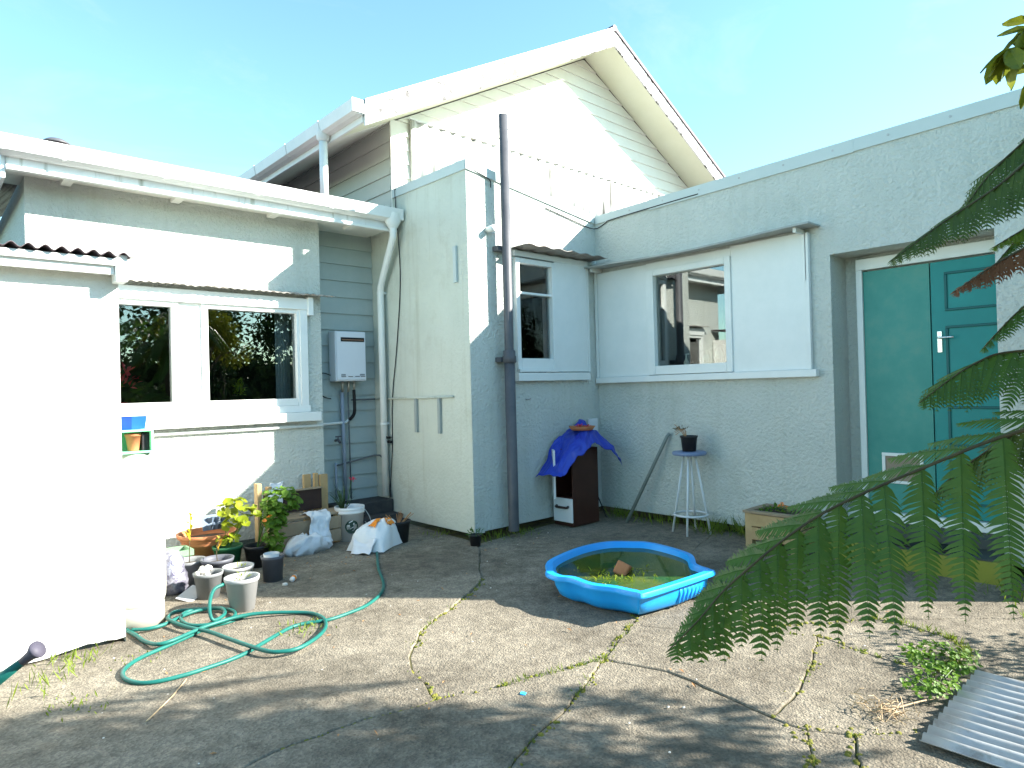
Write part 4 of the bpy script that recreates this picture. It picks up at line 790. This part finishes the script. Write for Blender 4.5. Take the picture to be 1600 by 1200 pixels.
# tarpaulin: lies on the cabinet top and hangs down over its sides
def tarp_mesh():
    b = MB(); n = 44
    corners = [V((5.24,4.97,0)), V((6.16,4.88,0)), V((6.22,5.33,0)), V((5.20,5.36,0))]
    hc = [.66,.72,1.10,.62]
    for j in range(n+1):
        for i in range(n+1):
            u, v = i/n, j/n
            p = corners[0]*(1-u)*(1-v)+corners[1]*u*(1-v)+corners[2]*u*v+corners[3]*(1-u)*v
            zc = hc[0]*(1-u)*(1-v)+hc[1]*u*(1-v)+hc[2]*u*v+hc[3]*(1-u)*v
            dx = max(x0-.01-p.x, p.x-x1, 0); dy = max(y0-.01-p.y, p.y-y1, 0); dd = math.hypot(dx, dy)
            sm = max(0, min(1, (u-.2)/.35)); onz = h+.022 + .16*sm*sm*(3-2*sm) + .20*math.exp(-((u-.80)**2/.015+(v-.95)**2/.06))
            hang = onz - 1.5*max(0, dd-.015)
            z = max(hang, min(zc, onz)-.18*dd) if dd > 0 else onz
            q = V((p.x, min(p.y, 5.372), z)); w3 = V((p.x,p.y,z*.4)); k = nv_(w3, 5, .05, 3) + nv_(w3, 14, .016, 1) + V((-.4,-.5,.5))*(.03*max(0, 1-6*abs(noise.noise(w3*6.5+V((1,8,3))))))
            if dd <= 0: k.z = abs(k.z)
            q += k; q.y = min(q.y, 5.375); b.v.append(tuple(q))
    b.f = [(j*(n+1)+i, j*(n+1)+i+1, (j+1)*(n+1)+i+1, (j+1)*(n+1)+i) for j in range(n) for i in range(n)]
    return b
tag(tarp_mesh().build('blue_tarpaulin', TARP, None, smooth=True, solid=.003), 'crumpled blue tarpaulin thrown over the brown cabinet', 'tarpaulin')
tag(MB().box(6.14,6.30,5.345,5.375,.98,1.19).build('white_board', BUCKETW, bevel=.004), 'white board standing in the corner behind the blue tarpaulin', 'board')
ts = thing('terracotta_saucer', (5.74,5.11,1.085), 'shallow terracotta dish of pink flowers on the blue tarpaulin', 'dish')
MB().lathe([(0,0),(.12,0),(.155,.045),(.145,.045),(.115,.012),(0,.012)], (5.74,5.11,1.085), 24).build('dish', TERRA, ts, smooth=True)
b = MB(); leafy(b, (5.76,5.11,1.11), (.09,.09,.04), 40, .035, .02, rs); b.build('petals', PINK, ts); b = MB(); leafy(b, (5.76,5.11,1.11), (.09,.09,.03), 24, .03, .015, rs); b.build('leaves', LEAF_YG, ts)
tag(MB().tube([(6.12,4.80,.0),(6.335,4.36,1.0),(6.35,4.335,1.03)], .02, 10).build('metal_pole', POLEG, smooth=True), 'grey-green metal pole leaning on the stucco wall beside the stool', 'pole')
t = tag(MB().tube(spline([(6.0,5.3,.7),(6.03,5.28,.5),(6.1,5.2,.25),(6.12,5.1,.02)],5), .007, 6).build('loose_cable', BLACK), 'thin black cable hanging behind the brown cabinet', 'cable')
STX, STY = 6.12, 3.94
sc_ = V((STX,STY,0)); sto = thing('bar_stool', sc_, 'white tubular bar stool with a round blue-grey seat', 'stool')
MB().lathe([(0,.83),(.17,.83),(.178,.84),(.178,.86),(.17,.867),(0,.87)], sc_, 32).build('seat', SEATBLUE, sto, smooth=False)
for k_ in range(4):
    a = R(20+90*k_); MB().tube([sc_+V((.06*math.cos(a),.06*math.sin(a),.83)), sc_+V((.20*math.cos(a),.20*math.sin(a),0))], .0115, 8).build('leg', TUBEWHITE, sto, smooth=True)
MB().tube([sc_+V((.175*math.cos(a),.175*math.sin(a),.20)) for a in [6.28318*i/32 for i in range(33)]], .011, 8, False).build('foot_ring', TUBEWHITE, sto, smooth=True)
t = pot('plant_pot', 'black pot with a wilted plant standing on the bar stool', (STX,STY,.87), .088, .07, .165, BLACKPOT)
b = MB()
for i in range(7): b.tube(spline([(STX-.02,STY+.02,1.0),(STX-.03+rs.uniform(-.05,.03),STY+.06+rs.uniform(-.02,.06),1.10),(STX-.06+rs.uniform(-.07,.05),STY+.09+rs.uniform(-.03,.08),1.09+rs.uniform(-.06,.1))],3), .003, 4)
b.build('stem', LEAFLITTER, t); b = MB(); leafy(b, (STX-.04,STY+.07,1.08), (.07,.08,.08), 26, .04, .02, rs); b.build('wilted_leaves', mat('wilted_leaf', (.07,.06,.03), .7, (.14,.10,.05), 8), t)
# ------------------------------------------------------------------ paddling pool
pp = thing('paddling_pool', (4.1,3.2,0), 'bright blue plastic shell paddling pool with a wide rim', 'paddling pool')
rim = [(3.57,3.585),(3.70,3.71),(3.98,3.80),(4.28,3.84),(4.55,3.79),(4.70,3.63),(4.77,3.50),(4.74,3.24),(4.64,2.98),(4.42,2.80),(4.36,2.64),(4.27,2.60),(3.60,2.645),(3.53,2.70),(3.51,2.87),(3.45,3.05),(3.48,3.26),(3.44,3.36),(3.47,3.49)]
rimc = V((4.1,3.2,0)); m = len(rim); rims = spline([(*p,0) for p in rim+[rim[0]]], 4)[:-1]
def ring(sc, z, q=0): return [V((rimc.x+(p.x-rimc.x)*sc, rimc.y+(p.y-rimc.y)*sc, z)) for p in rims]
def ring_round(sc, z, k): # blend towards a rounded body
    out = []
    for p in rims:
        d = p-rimc; a = math.atan2(d.y, d.x); r_ = d.length*(1-k)+.60*k; wv = .0
        if -2.1 < a < -.9: wv = .012*math.sin(a*46)*min(1, k*3)
        out.append(V((rimc.x+math.cos(a)*(r_*sc+wv), rimc.y+math.sin(a)*(r_*sc+wv), z)))
    return out
rg = [ring_round(.66,.004,.25), ring_round(.78,.006,.25), ring_round(.865,.04,.22), ring_round(.905,.10,.18), ring_round(.92,.17,.1), ring(.925,.185), ring(.995,.178), ring(1.0,.19), ring(.985,.212), ring(.91,.214), ring(.885,.195), ring_round(.86,.13,.2), ring_round(.78,.03,.3), ring_round(.6,.018,.3)]
b = MB(); k_ = len(rims)
b.v = [tuple(p) for r_ in rg for p in r_]; b.f = [(i*k_+j, i*k_+(j+1)%k_, (i+1)*k_+(j+1)%k_, (i+1)*k_+j) for i in range(len(rg)-1) for j in range(k_)] + [tuple(range(k_))[::-1], tuple((len(rg)-1)*k_+j for j in range(k_))]
pb = b.build('pool_shell', POOLBLUE, pp, smooth=True); md = pb.modifiers.new('es', 'EDGE_SPLIT'); md.split_angle = R(38)
for i in range(7):
    xx = 3.98+i*.05; MB().tube([(xx,2.672,.165),(xx,2.672,.11),(xx,2.69,.05),(xx,2.735,.02)], [.012,.017,.017,.010], 8).build('rib', POOLBLUE, pp, smooth=True)
b = MB(); b.v = [tuple(p) for p in ring(.892,.172)]; b.f = [tuple(range(k_))]; tag(b.build('pool_water', WATER), 'murky green water filling the blue paddling pool', 'water')
br = tag(MB().obox((3.98,3.17,.19), (.17,.10,.10), (R(25),R(18),R(30))).build('terracotta_shard', TERRA, bevel=.012), 'broken terracotta block poking out of the pool water', 'terracotta piece')
b = MB()
for i in range(90):
    p = V((3.86+rs.gauss(0,.13), 3.10+rs.gauss(0,.10), .174)); leafquad(b, p, V((rs.uniform(-1,1), rs.uniform(-1,1), rs.uniform(.1,1.2))), V((0,0,1)), rs.uniform(.02,.055), .012)
o_ = b.build('pond_weed', LEAF_YG); o_['kind'] = 'stuff'; o_['label'] = 'yellow-green pond weed floating in the paddling pool'
# ------------------------------------------------------------------ wooden planter by the step
pl = thing('wooden_planter', (6.15,3.1,0), 'square timber planter box with seedlings beside the porch step', 'planter box')
px0, px1, py0, py1 = 5.93, 6.36, 2.72, 3.20
for (x, y) in ((px0+.02,py1-.02),(px0+.02,py0+.02),(px1-.02,py1-.02),(px1-.02,py0+.02)): MB().box(x-.035,x+.035,y-.035,y+.035,0,.335).build('post', TIMBER, pl, bevel=.003)
for zz in (.09,.215):
    MB().box(px0-.02,px0-.002+.0,py0+.055,py1-.055,zz,zz+.115).build('plank', TIMBER, pl, bevel=.003); MB().box(px0+.055,px1-.055,py1-.0,py1+.016,zz,zz+.115).build('plank', TIMBER, pl, bevel=.003); MB().box(px0+.055,px1-.055,py0-.016,py0,zz,zz+.115).build('plank', TIMBER, pl, bevel=.003)
for a in ((px0-.03,px0+.04,py0-.03,py1+.03),(px1-.04,px1+.02,py0-.03,py1+.03),(px0+.041,px1-.041,py0-.03,py0+.04),(px0+.041,px1-.041,py1-.04,py1+.03)): MB().box(*a,.336,.36).build('top_rail', TIMBER_OLD, pl, bevel=.003)
MB().box(px0+.04,px1-.04,py0+.04,py1-.04,.2,.325).build('soil', SOIL, pl)
b = MB(); leafy(b, (6.1,3.0,.33), (.13,.14,.12), 60, .05, .025, rs); b.build('seedlings', LEAF_PEL, pl); b = MB(); round_leaves(b, (6.12,2.92,.40), (.04,.05,.03), 8, .018, rs); b.build('blossom', ORANGEPETAL, pl)
# ------------------------------------------------------------------ corrugated sheet lying on the ground
cs = corrugated((3.17,.95,.035), (.92,0,.012), (-.0,-1.05,0), 12, .012, 10, 6, .006)
o_ = tag(cs.build('corrugated_sheet', GALV, None, smooth=True, solid=.002), 'galvanised corrugated iron sheet lying flat on the paving', 'metal sheet')
tag(MB().obox((2.32,2.52,.006), (.035,.028,.006), (.2,.1,.6)).build('plastic_scrap', CYAN), 'small bright blue plastic scrap on the shaded concrete', 'scrap')
# ------------------------------------------------------------------ weeds
def blades(b, p, n, l, rs, wd=.006, sp=.04):
    for i in range(n):
        q = V(p) + V((rs.gauss(0,sp), rs.gauss(0,sp), 0)); leafquad(b, q, V((rs.uniform(-.8,.8), rs.uniform(-.8,.8), 1)), rv(rs), l*rs.uniform(.4,1.2), wd, .1)
b = MB(); mo = MB()
def along(names, dens, l, cover=.7, moss=.75):
    for a, c in zip(names[:-1], names[1:]):
        P = edge_pts(a, c)
        for p in P:
            if noise.noise(p*4.3+V((3,9,0))) > (1-cover)*1.2-.6: blades(b, p+V((0,0,-.01)), dens, l, rs, .006, .014)
            for k_ in range(5):
                if rs.random() < moss:
                    r_ = rs.uniform(.004,.012); mo.lathe([(0,.004),(r_*.7,.003),(r_,-.004)], p+V((rs.gauss(0,.022),rs.gauss(0,.022),-.002)), 6, rs.uniform(.7,1.8), rs.uniform(.7,1.8))
along(['d2','d3','d4'], 9, .035, .75); along(['d4','d5'], 3, .03, .4); along(['n2','a1'], 3, .025, .5); along(['a1','n1'], 12, .05, .8); along(['n1','c1'], 10, .04, .7); along(['c1','c2','c3','c4'], 3, .03, .5)
along(['d1','n2'], 3, .025, .5); along(['n1','g0','b1'], 6, .035, .6); along(['n2','a2','n3'], 2, .025, .3); along(['g1','n9','g2','g3'], 8, .035, .7); along(['f2','f1'], 4, .03, .6); along(['n9','f2'], 4, .03, .5)
along(['h1','i1','i2','i3'], 16, .06, .9); along(['i3','n11'], 16, .07, 1); along(['n7','a6','k0','n8'], 3, .03, .4); along(['h0','h1'], 4, .03, .5); along(['a6','j1','j2'], 3, .03, .5); along(['k0','k1','k2'], 3, .03, .5)
for c, n_, l in (((6.33,5.0,0),90,.16),((6.33,4.6,0),50,.12),((6.32,4.3,0),60,.16),((6.3,3.8,0),110,.2),((6.33,3.4,0),110,.24),((6.2,3.75,0),50,.14),((4.9,5.3,0),60,.09),((4.55,5.33,0),40,.1),((4.25,6.0,-.03),60,.1),((5.9,5.3,0),40,.15),((5.85,1.1,0),70,.10),((5.5,.9,0),50,.08),((.7,4.75,0),60,.09),((.45,4.45,0),30,.12),((.62,4.08,0),40,.04),((1.02,4.55,0),26,.03),((1.95,4.28,0),60,.05)):
    blades(b, c, n_, l, rs, .009, .09)
o_ = b.build('crack_grass', GRASSM); o_['kind'] = 'stuff'; o_['label'] = 'grass and small weeds growing in the paving cracks and along walls'
o_ = mo.build('moss', MOSS, smooth=True); o_['kind'] = 'stuff'; o_['label'] = 'yellow-green moss along the paving cracks'
def weed(label, c, rad, n, r_):
    t = thing('weed_clump', c, label, 'weed'); b = MB(); round_leaves(b, V(c)+V((0,0,.05)), rad, n, r_, rs); b.build('foliage', LEAF_PEL, t); b = MB()
    for i in range(10): b.tube([V(c), V(c)+V((rs.uniform(-1,1)*rad[0], rs.uniform(-1,1)*rad[1], .06))], .0025, 4)
    b.build('stem', LEAF_MID, t)
weed('round-leaved green weed clump at the corner of the iron sheet', (4.17,1.13,0), (.24,.2,.035), 330, .014)
weed('smaller weed clump spreading along the iron sheet end', (3.80,1.07,0), (.24,.12,.03), 200, .012)
t = thing('dry_weed', (3.4,1.16,0), 'dead tangled brown weed lying on the concrete by the iron sheet', 'weed'); b = MB()
for i in range(60):
    p = V((3.38+rs.gauss(0,.07),1.17+rs.gauss(0,.06),.006)); q = p+V((rs.gauss(0,.05),rs.gauss(0,.05),rs.uniform(0,.05))); b.tube([p, p.lerp(q,.5)+V((0,0,.015)), q], .002, 4)
b.tube(spline([(3.4,1.15,.01),(3.55,1.08,.02),(3.72,1.0,.02)],4), .004, 5); b.build('stem', STRAW, t, kind='stuff')
b = MB()
for i in range(150):
    if i < 90: p = V((2.6+rs.gauss(0,.8), 6.0+rs.gauss(0,.45), .004)); 
    else: p = V((rs.uniform(.8,5), rs.uniform(1.4,5), .004))
    leafquad(b, p, V((rs.uniform(-1,1),rs.uniform(-1,1),.1)), V((0,0,1)), rs.uniform(.015,.05), rs.uniform(.006,.02), .3)
o_ = b.build('leaf_litter', LEAFLITTER); o_['kind'] = 'stuff'; o_['label'] = 'scattered dry leaves and debris on the concrete'
b = MB()
for i in range(80):
    p = V((rs.uniform(.6,5.2), rs.uniform(1.3,5.6), .002)); r_ = rs.uniform(.003,.007); b.lathe([(0,r_*.8),(r_*.8,r_*.5),(r_,0)], p, 6, rs.uniform(.8,1.4), 1)
o_ = b.build('grit', PEBBLE, smooth=True); o_['kind'] = 'stuff'; o_['label'] = 'small pale stones scattered over the paving'
tag(MB().tube([(.83,3.62,.006),(1.0,3.82,.006),(1.12,3.99,.008)], .004, 5).build('straw_stalk', STRAW), 'single pale straw stalk lying by the hose loop', 'straw')
# plants inside the lounge window
t = thing('cactus', (2.62,yS+.24,1.471), 'small spiky green plant in a red pot inside the lounge window', 'houseplant'); MB().lathe([(0,0),(.045,0),(.058,.075),(.052,.075),(0,.06)], (2.62,yS+.24,1.471), 16).build('pot_body', REDPOT, t, smooth=True)
b = MB(); leafy(b, (2.62,yS+.24,1.57), (.05,.05,.16), 70, .06, .02, rs, 1, 1); b.build('foliage', LEAF_YG, t)
t = thing('red_houseplant', (1.5,yS+.24,1.471), 'pink-red leaved plant inside the lounge window by the shed', 'houseplant'); MB().lathe([(0,0),(.045,0),(.058,.08),(.052,.08),(0,.06)], (1.5,yS+.24,1.471), 16).build('pot_body', REDPOT, t, smooth=True)
b = MB(); leafy(b, (1.52,yS+.24,1.66), (.14,.08,.2), 70, .07, .03, rs, 1, 1); b.build('foliage', PINK, t)
# things on the kitchen ledge
t = thing('soap_bottle', (xR+.25,4.28,1.741), 'white pump soap bottle inside the kitchen window', 'bottle'); MB().lathe([(0,0),(.03,0),(.03,.10),(.012,.125),(.012,.14),(0,.14)], (xR+.25,4.28,1.741), 14).build('bottle_body', PEBBLE, t, smooth=True); MB().tube([(xR+.25,4.28,1.88),(xR+.25,4.28,1.93),(xR+.25,4.24,1.93)], .007, 6).build('pump', BUCKETW, t)
CLEAR = glass_mat('glassware')
for (y, r_, h_, lb) in ((4.02,.07,.22,'mid-sized clear glass jug inside the kitchen window next to the soap bottle'),(3.86,.085,.27,'tallest clear glass jug inside the kitchen window'),(3.72,.06,.2,'smallest clear glass vessel inside the kitchen window')):
    t = tag(MB().lathe([(0,0),(r_*.7,0),(r_,h_*.6),(r_*.8,h_),(r_*.74,h_),(r_*.93,h_*.6),(r_*.62,.01),(0,.01)], (xR+.25,y,1.741), 20).build('glass_jug', CLEAR, smooth=True), lb, 'glassware', 'glass vessels inside the kitchen window')
# ------------------------------------------------------------------ tree ferns
def frond(parent, P, L, n, m, rs, droop=(.9,.25), pieces=True, wid=.056, fwd=(.3,.3), far=1):
    """rachis through P (base to tip), pinnae up to L long on both sides, each with pinnules; droop: (side A, side B) fall in radians"""
    C = spline(P, 12); lens = [0]
    for a, c in zip(C[:-1], C[1:]): lens.append(lens[-1]+(c-a).length)
    tot = lens[-1]
    def at(s):
        for i in range(len(C)-1):
            if lens[i+1] >= s: return C[i].lerp(C[i+1], (s-lens[i])/max(1e-6, lens[i+1]-lens[i])), (C[i+1]-C[i]).normalized()
        return C[-1], (C[-1]-C[-2]).normalized()
    root = MB().tube(C, .009, 6, True, .0015).build('frond', STALK, parent)
    allb = MB(); t_ = .10; k = 0
    while t_ < .99:
        prof = min(1, .55+1.6*t_)*max(.06, (1-t_**2.1))**.85; ln = L*prof
        for sd in (1, -1):
            p, T = at(tot*min(.995, t_+ (.012 if sd < 0 else 0))); side = T.cross(V((0,0,1))).normalized()*sd; dr = droop[0] if sd > 0 else droop[1]
            dr += rs.uniform(-.12,.12); D = (side*math.cos(dr) - V((0,0,1))*math.sin(dr) + T*((fwd[0] if sd > 0 else fwd[1])+.35*t_)).normalized()
            b = MB(); np_ = max(6, int(ln/(.0135 if wid < .07 else .0175))); l_ = ln*rs.uniform(.86,1.08)*(far if sd > 0 else 1); sag = rs.uniform(.15,.35)
            Wv = (T - D*T.dot(D)).normalized(); Nn = D.cross(Wv)*(1 if sd > 0 else -1)
            if Nn.z < 0: Nn = -Nn
            cv = lambda s: p + D*l_*s - V((0,0,1))*(sag*l_*s*s*.5)
            b.tube([cv(0), cv(.33), cv(.66), cv(1)], .0028, 4, False, .0008)
            for q in range(np_):
                s = (q+.5)/np_; pw_ = wid*min(1, .5+2.6*s)*(1-s**2.6)**.8*min(1, ln/.22+.25)
                for ws in (1, -1):
                    c0 = cv(s); l2_ = max(pw_, .004); dd = (Wv*ws*.93 + D*.42 - Nn*.2 + rv(rs)*.09).normalized(); wd = min(.019, l_/np_*1.02, l2_*.45)
                    sv = dd.cross(Nn).normalized(); l2 = pw_*rs.uniform(.9,1.08)
                    b.add([c0-sv*wd*.5, c0+sv*wd*.5, c0+dd*l2*.6+sv*wd*.34-Nn*.002, c0+dd*l2+D*l2*.10-Nn*.010, c0+dd*l2*.6-sv*wd*.34-Nn*.002], [(0,1,2,4),(4,2,3)])
            if pieces: b.build('pinna', m, root)
            else: allb.add(b.v, b.f)
        k += 1; t_ += (1/n)*(1.0 if t_ < .6 else .62 if t_ < .85 else .42)
    if not pieces: allb.build('pinnae', m, root)
    return root
def fern_trunk(t, base, top, r_=.10):
    base, top = V(base), V(top); P = [base.lerp(top, i/14) for i in range(15)]; b = MB().tube(P, [r_*(1.25-.4*i/14) for i in range(15)], 14); o_ = b.build('trunk', TRUNKF, t)
    for v in o_.data.vertices: v.co += nv_(v.co, 14, .02)
    return o_
rf = random.Random(11)
tf = thing('tree_fern', (3.62,-.45,0), 'low tree fern with a long arching dark green frond over the paving', 'tree fern')
c1 = V((3.58,-.38,1.46)); fern_trunk(tf, (3.62,-.45,-.05), c1)
frond(tf, [c1, (3.129,.261,1.434), (2.939,.516,1.385), (2.752,.769,1.258), (2.455,1.041,1.088), (2.171,1.221,.88), (2.015,1.283,.756), (1.901,1.334,.668)], .68, 18, LEAF_FERN, rf, (-.22,1.22), True, .085, (.75,-.02), .55)
frond(tf, [c1, (3.40,.12,1.66), (3.242,.561,1.678), (3.152,.711,1.629), (2.985,.86,1.48)], .42, 18, LEAF_FERN, rf, (.1,1.05), True, .052, (.7,.25))
frond(tf, [c1, (3.5,.1,1.52), (3.32,.48,1.42), (3.22,.72,1.25), (3.15,.9,1.05)], .36, 17, LEAF_FERN2, rf, (.1,1.0), True, .052, (.7,.25))
for (a, l, dz) in ((200,1.5,.3),(235,1.4,.5),(265,1.3,.45),(300,1.4,.4),(335,1.4,.3),(165,1.4,.25)):
    d = V((math.cos(R(a)), math.sin(R(a)), 0)); frond(tf, [c1, c1+d*l*.35+V((0,0,dz)), c1+d*l*.7+V((0,0,dz*.9)), c1+d*l+V((0,0,dz*.1))], .34, 13, LEAF_FERN, rf, (.4,.4), False)
tf2 = thing('tree_fern', (4.0,-.62,0), 'tall tree fern with yellowing and dead brown fronds beside the teal door', 'tree fern')
c2 = V((3.92,-.55,2.62)); fern_trunk(tf2, (4.0,-.62,-.05), c2, .11)
frond(tf2, [c2, (3.42,-.05,2.66), (3.177,.205,2.542), (3.073,.437,2.419), (2.994,.578,2.287), (2.834,.725,2.15), (2.64,.836,2.008)], .34, 24, LEAF_FERN2, rf, (.0,1.1), True, .055, (.6,.3))
frond(tf2, [c2, (3.75,-.05,2.84), (3.594,.229,2.794), (3.413,.463,2.621), (3.36,.58,2.514), (3.261,.672,2.386), (3.162,.764,2.207)], .32, 22, LEAF_FERN2, rf, (.0,1.0), True, .052, (.6,.3))
frond(tf2, [c2, (3.3,.0,2.42), (3.003,.232,2.203), (2.876,.417,2.061), (2.746,.537,1.968), (2.576,.625,1.867)], .27, 22, LEAF_BROWN, rf, (.8,1.2))
frond(tf2, [c2, (3.35,.05,2.46), (3.08,.30,2.25), (2.95,.45,2.13), (2.80,.56,2.03)], .24, 22, LEAF_FYEL, rf, (.6,1.1))
frond(tf2, [c2, (3.6,.1,2.25), (3.408,.30,1.99), (3.339,.47,1.93), (3.226,.574,1.83), (3.122,.67,1.69)], .26, 20, LEAF_FERN, rf, (.5,1.0))
frond(tf2, [c2, (3.6,.0,2.66), (3.36,.33,2.36), (3.25,.5,2.2), (3.16,.62,2.03)], .26, 20, LEAF_FERN, rf, (.5,1.0))
frond(tf2, [c2, (3.72,.1,2.55), (3.55,.42,2.2), (3.44,.60,1.85)], .3, 18, LEAF_FERN, rf, (.3,.9))
frond(tf2, [c2, (3.85,.15,2.35), (3.72,.45,1.95), (3.62,.66,1.55)], .3, 18, LEAF_FERN2, rf, (.3,.9))
for (a, l, dz) in ((150,1.5,.5),(180,1.5,.35),(210,1.5,.5),(240,1.4,.4),(275,1.4,.5),(310,1.4,.4),(345,1.3,.5),(195,1.3,.1),(85,1.05,.45),(115,1.15,.6),(45,1.1,.5),(10,1.2,.5)):
    d = V((math.cos(R(a)), math.sin(R(a)), 0)); frond(tf2, [c2, c2+d*l*.35+V((0,0,dz)), c2+d*l*.7+V((0,0,dz*.8)), c2+d*l+V((0,0,-dz*.2))], .34, 13, LEAF_FERN, rf, (.45,.45), False)
# ------------------------------------------------------------------ trees
def tree(name, label, cat, base, h, crown, n, leaf, wd, m, rs, lobes=9, group=None, limbs=6, trunk_r=.09):
    t = thing(name, base, label, cat, group); base = V(base); top = base+V((rs.uniform(-.1,.1)*h, rs.uniform(-.1,.1)*h, h*.62))
    b = MB().tube(spline([base-V((0,0,.08)), base.lerp(top,.5)+V((rs.uniform(-.1,.1),rs.uniform(-.1,.1),0)), top],5), trunk_r, 9, True, trunk_r*.4); cs_ = []
    for i in range(lobes):
        d = rv(rs); c = V(crown[0]) + V((d.x*crown[1][0], d.y*crown[1][1], d.z*crown[1][2]))*rs.uniform(.35,.8); cs_.append((c, rs.uniform(.32,.55)*min(crown[1])))
        if i < limbs: b.tube(spline([base.lerp(top, rs.uniform(.55,.95)), top.lerp(c,.5)+V((0,0,.08*h*.3)), c],4), trunk_r*.4, 6, True, trunk_r*.1)
    b.build('trunk', BARK, t, smooth=True); b = MB()
    for i in range(n):
        c, r_ = cs_[rs.randrange(lobes)]; d = rv(rs); p = c + d*r_*rs.uniform(.5,1.15)
        leafquad(b, p, (d+rv(rs)*.9+V((0,0,-.3))), (V((0,0,1))+rv(rs)*.8), leaf*rs.uniform(.6,1.2), wd*rs.uniform(.7,1.2))
    b.build('crown', m, t); return t
rt = random.Random(5)
rh = tree('rhododendron_tree', 'rhododendron tree with large yellow-green leaves above the tree ferns', 'tree', (4.75,-1.55,0), 3.6, ((4.85,-1.55,2.9),(1.2,.95,.85)), 3000, .16, .05, LEAF_RHO, rt, 11)
b = MB(); tip = V((3.346,.589,2.88)); b.tube(spline([(4.4,-.9,2.6),(4.1,-.1,2.95),(3.75,.35,3.03),(3.45,.54,2.98),tip],5), .016, 6, True, .006); b.build('branch', BARK, rh)
b = MB()
for (c, n_) in (((3.36,.60,2.92),9),((3.42,.55,3.0),8),((3.50,.55,3.06),8),((3.40,.50,2.83),6)):
    c = V(c)
    for i in range(n_):
        d = V((rt.uniform(-1,.8), rt.uniform(-1,1), rt.uniform(-1.2,.35))); l_ = rt.uniform(.10,.15); nm = V((0,0,1))+rv(rt)*.6; d.normalize(); s_ = d.cross(nm).normalized(); u_ = s_.cross(d)
        pr = [(0,.15),(.25,.75),(.55,1),(.85,.6),(1,.0)]; 
        vs = []
        for t_, w_ in pr: q = c + d*l_*t_ - V((0,0,.03*t_*t_)); vs += [q+s_*w_*.036+u_*.006, q, q-s_*w_*.036+u_*.006]
        b.add(vs, [(3*k,3*k+1,3*k+4,3*k+3) for k in range(4)]+[(3*k+1,3*k+2,3*k+5,3*k+4) for k in range(4)])
b.build('leaf_rosette', LEAF_RHO, rh)
tree('garden_shrub', 'low leafy shrub beside the stucco end wall', 'shrub', (5.55,-.25,0), 1.3, ((5.5,-.2,.75),(.5,.45,.45)), 700, .07, .03, LEAF_MID, rt, 8, trunk_r=.03)
for i, (x, y, h) in enumerate(((-2.5,-6.5,4.6),(1.5,-8.5,6.4),(4.6,-9.5,6.2),(7.5,-9.0,6.6),(10.5,-9.2,6.2),(13.5,-7,5.0),(-5.5,-3.0,4.2))):
    tree('garden_tree', 'dark leafy garden tree standing behind the yard', 'tree', (x,y,0), h, ((x,y,h*.58),(1.9,1.7,h*.42)), 2600, .22, .12, LEAF_DARK, rt, 14, 'garden trees behind the yard', trunk_r=.14)

hg = thing('hedge', (4,-11,0), 'unseen dark hedge added beyond the garden trees to darken the window reflections', 'hedge'); b = MB()  # out-of-view hedge, added so the panes mirror dark leaves instead of bright ground
for i in range(9000):
    f_ = rt.random(); x = rt.uniform(-10,18); z = rt.uniform(.05,2.9); y = -11+rt.uniform(0,.35) if f_ < .8 else -11.4+rt.uniform(-.5,.4)
    if f_ >= .8: z = 2.8+rt.uniform(-.1,.4)
    leafquad(b, V((x,y,z)), rv(rt), V((0,1,0))+rv(rt)*.7, rt.uniform(.12,.24), .12)
b.build('foliage', LEAF_DARK, hg); MB().box(-10,18,-11.8,-11.05,0,2.8).build('twig_core', mat('hedge_core', (.02,.03,.012), .95), hg)
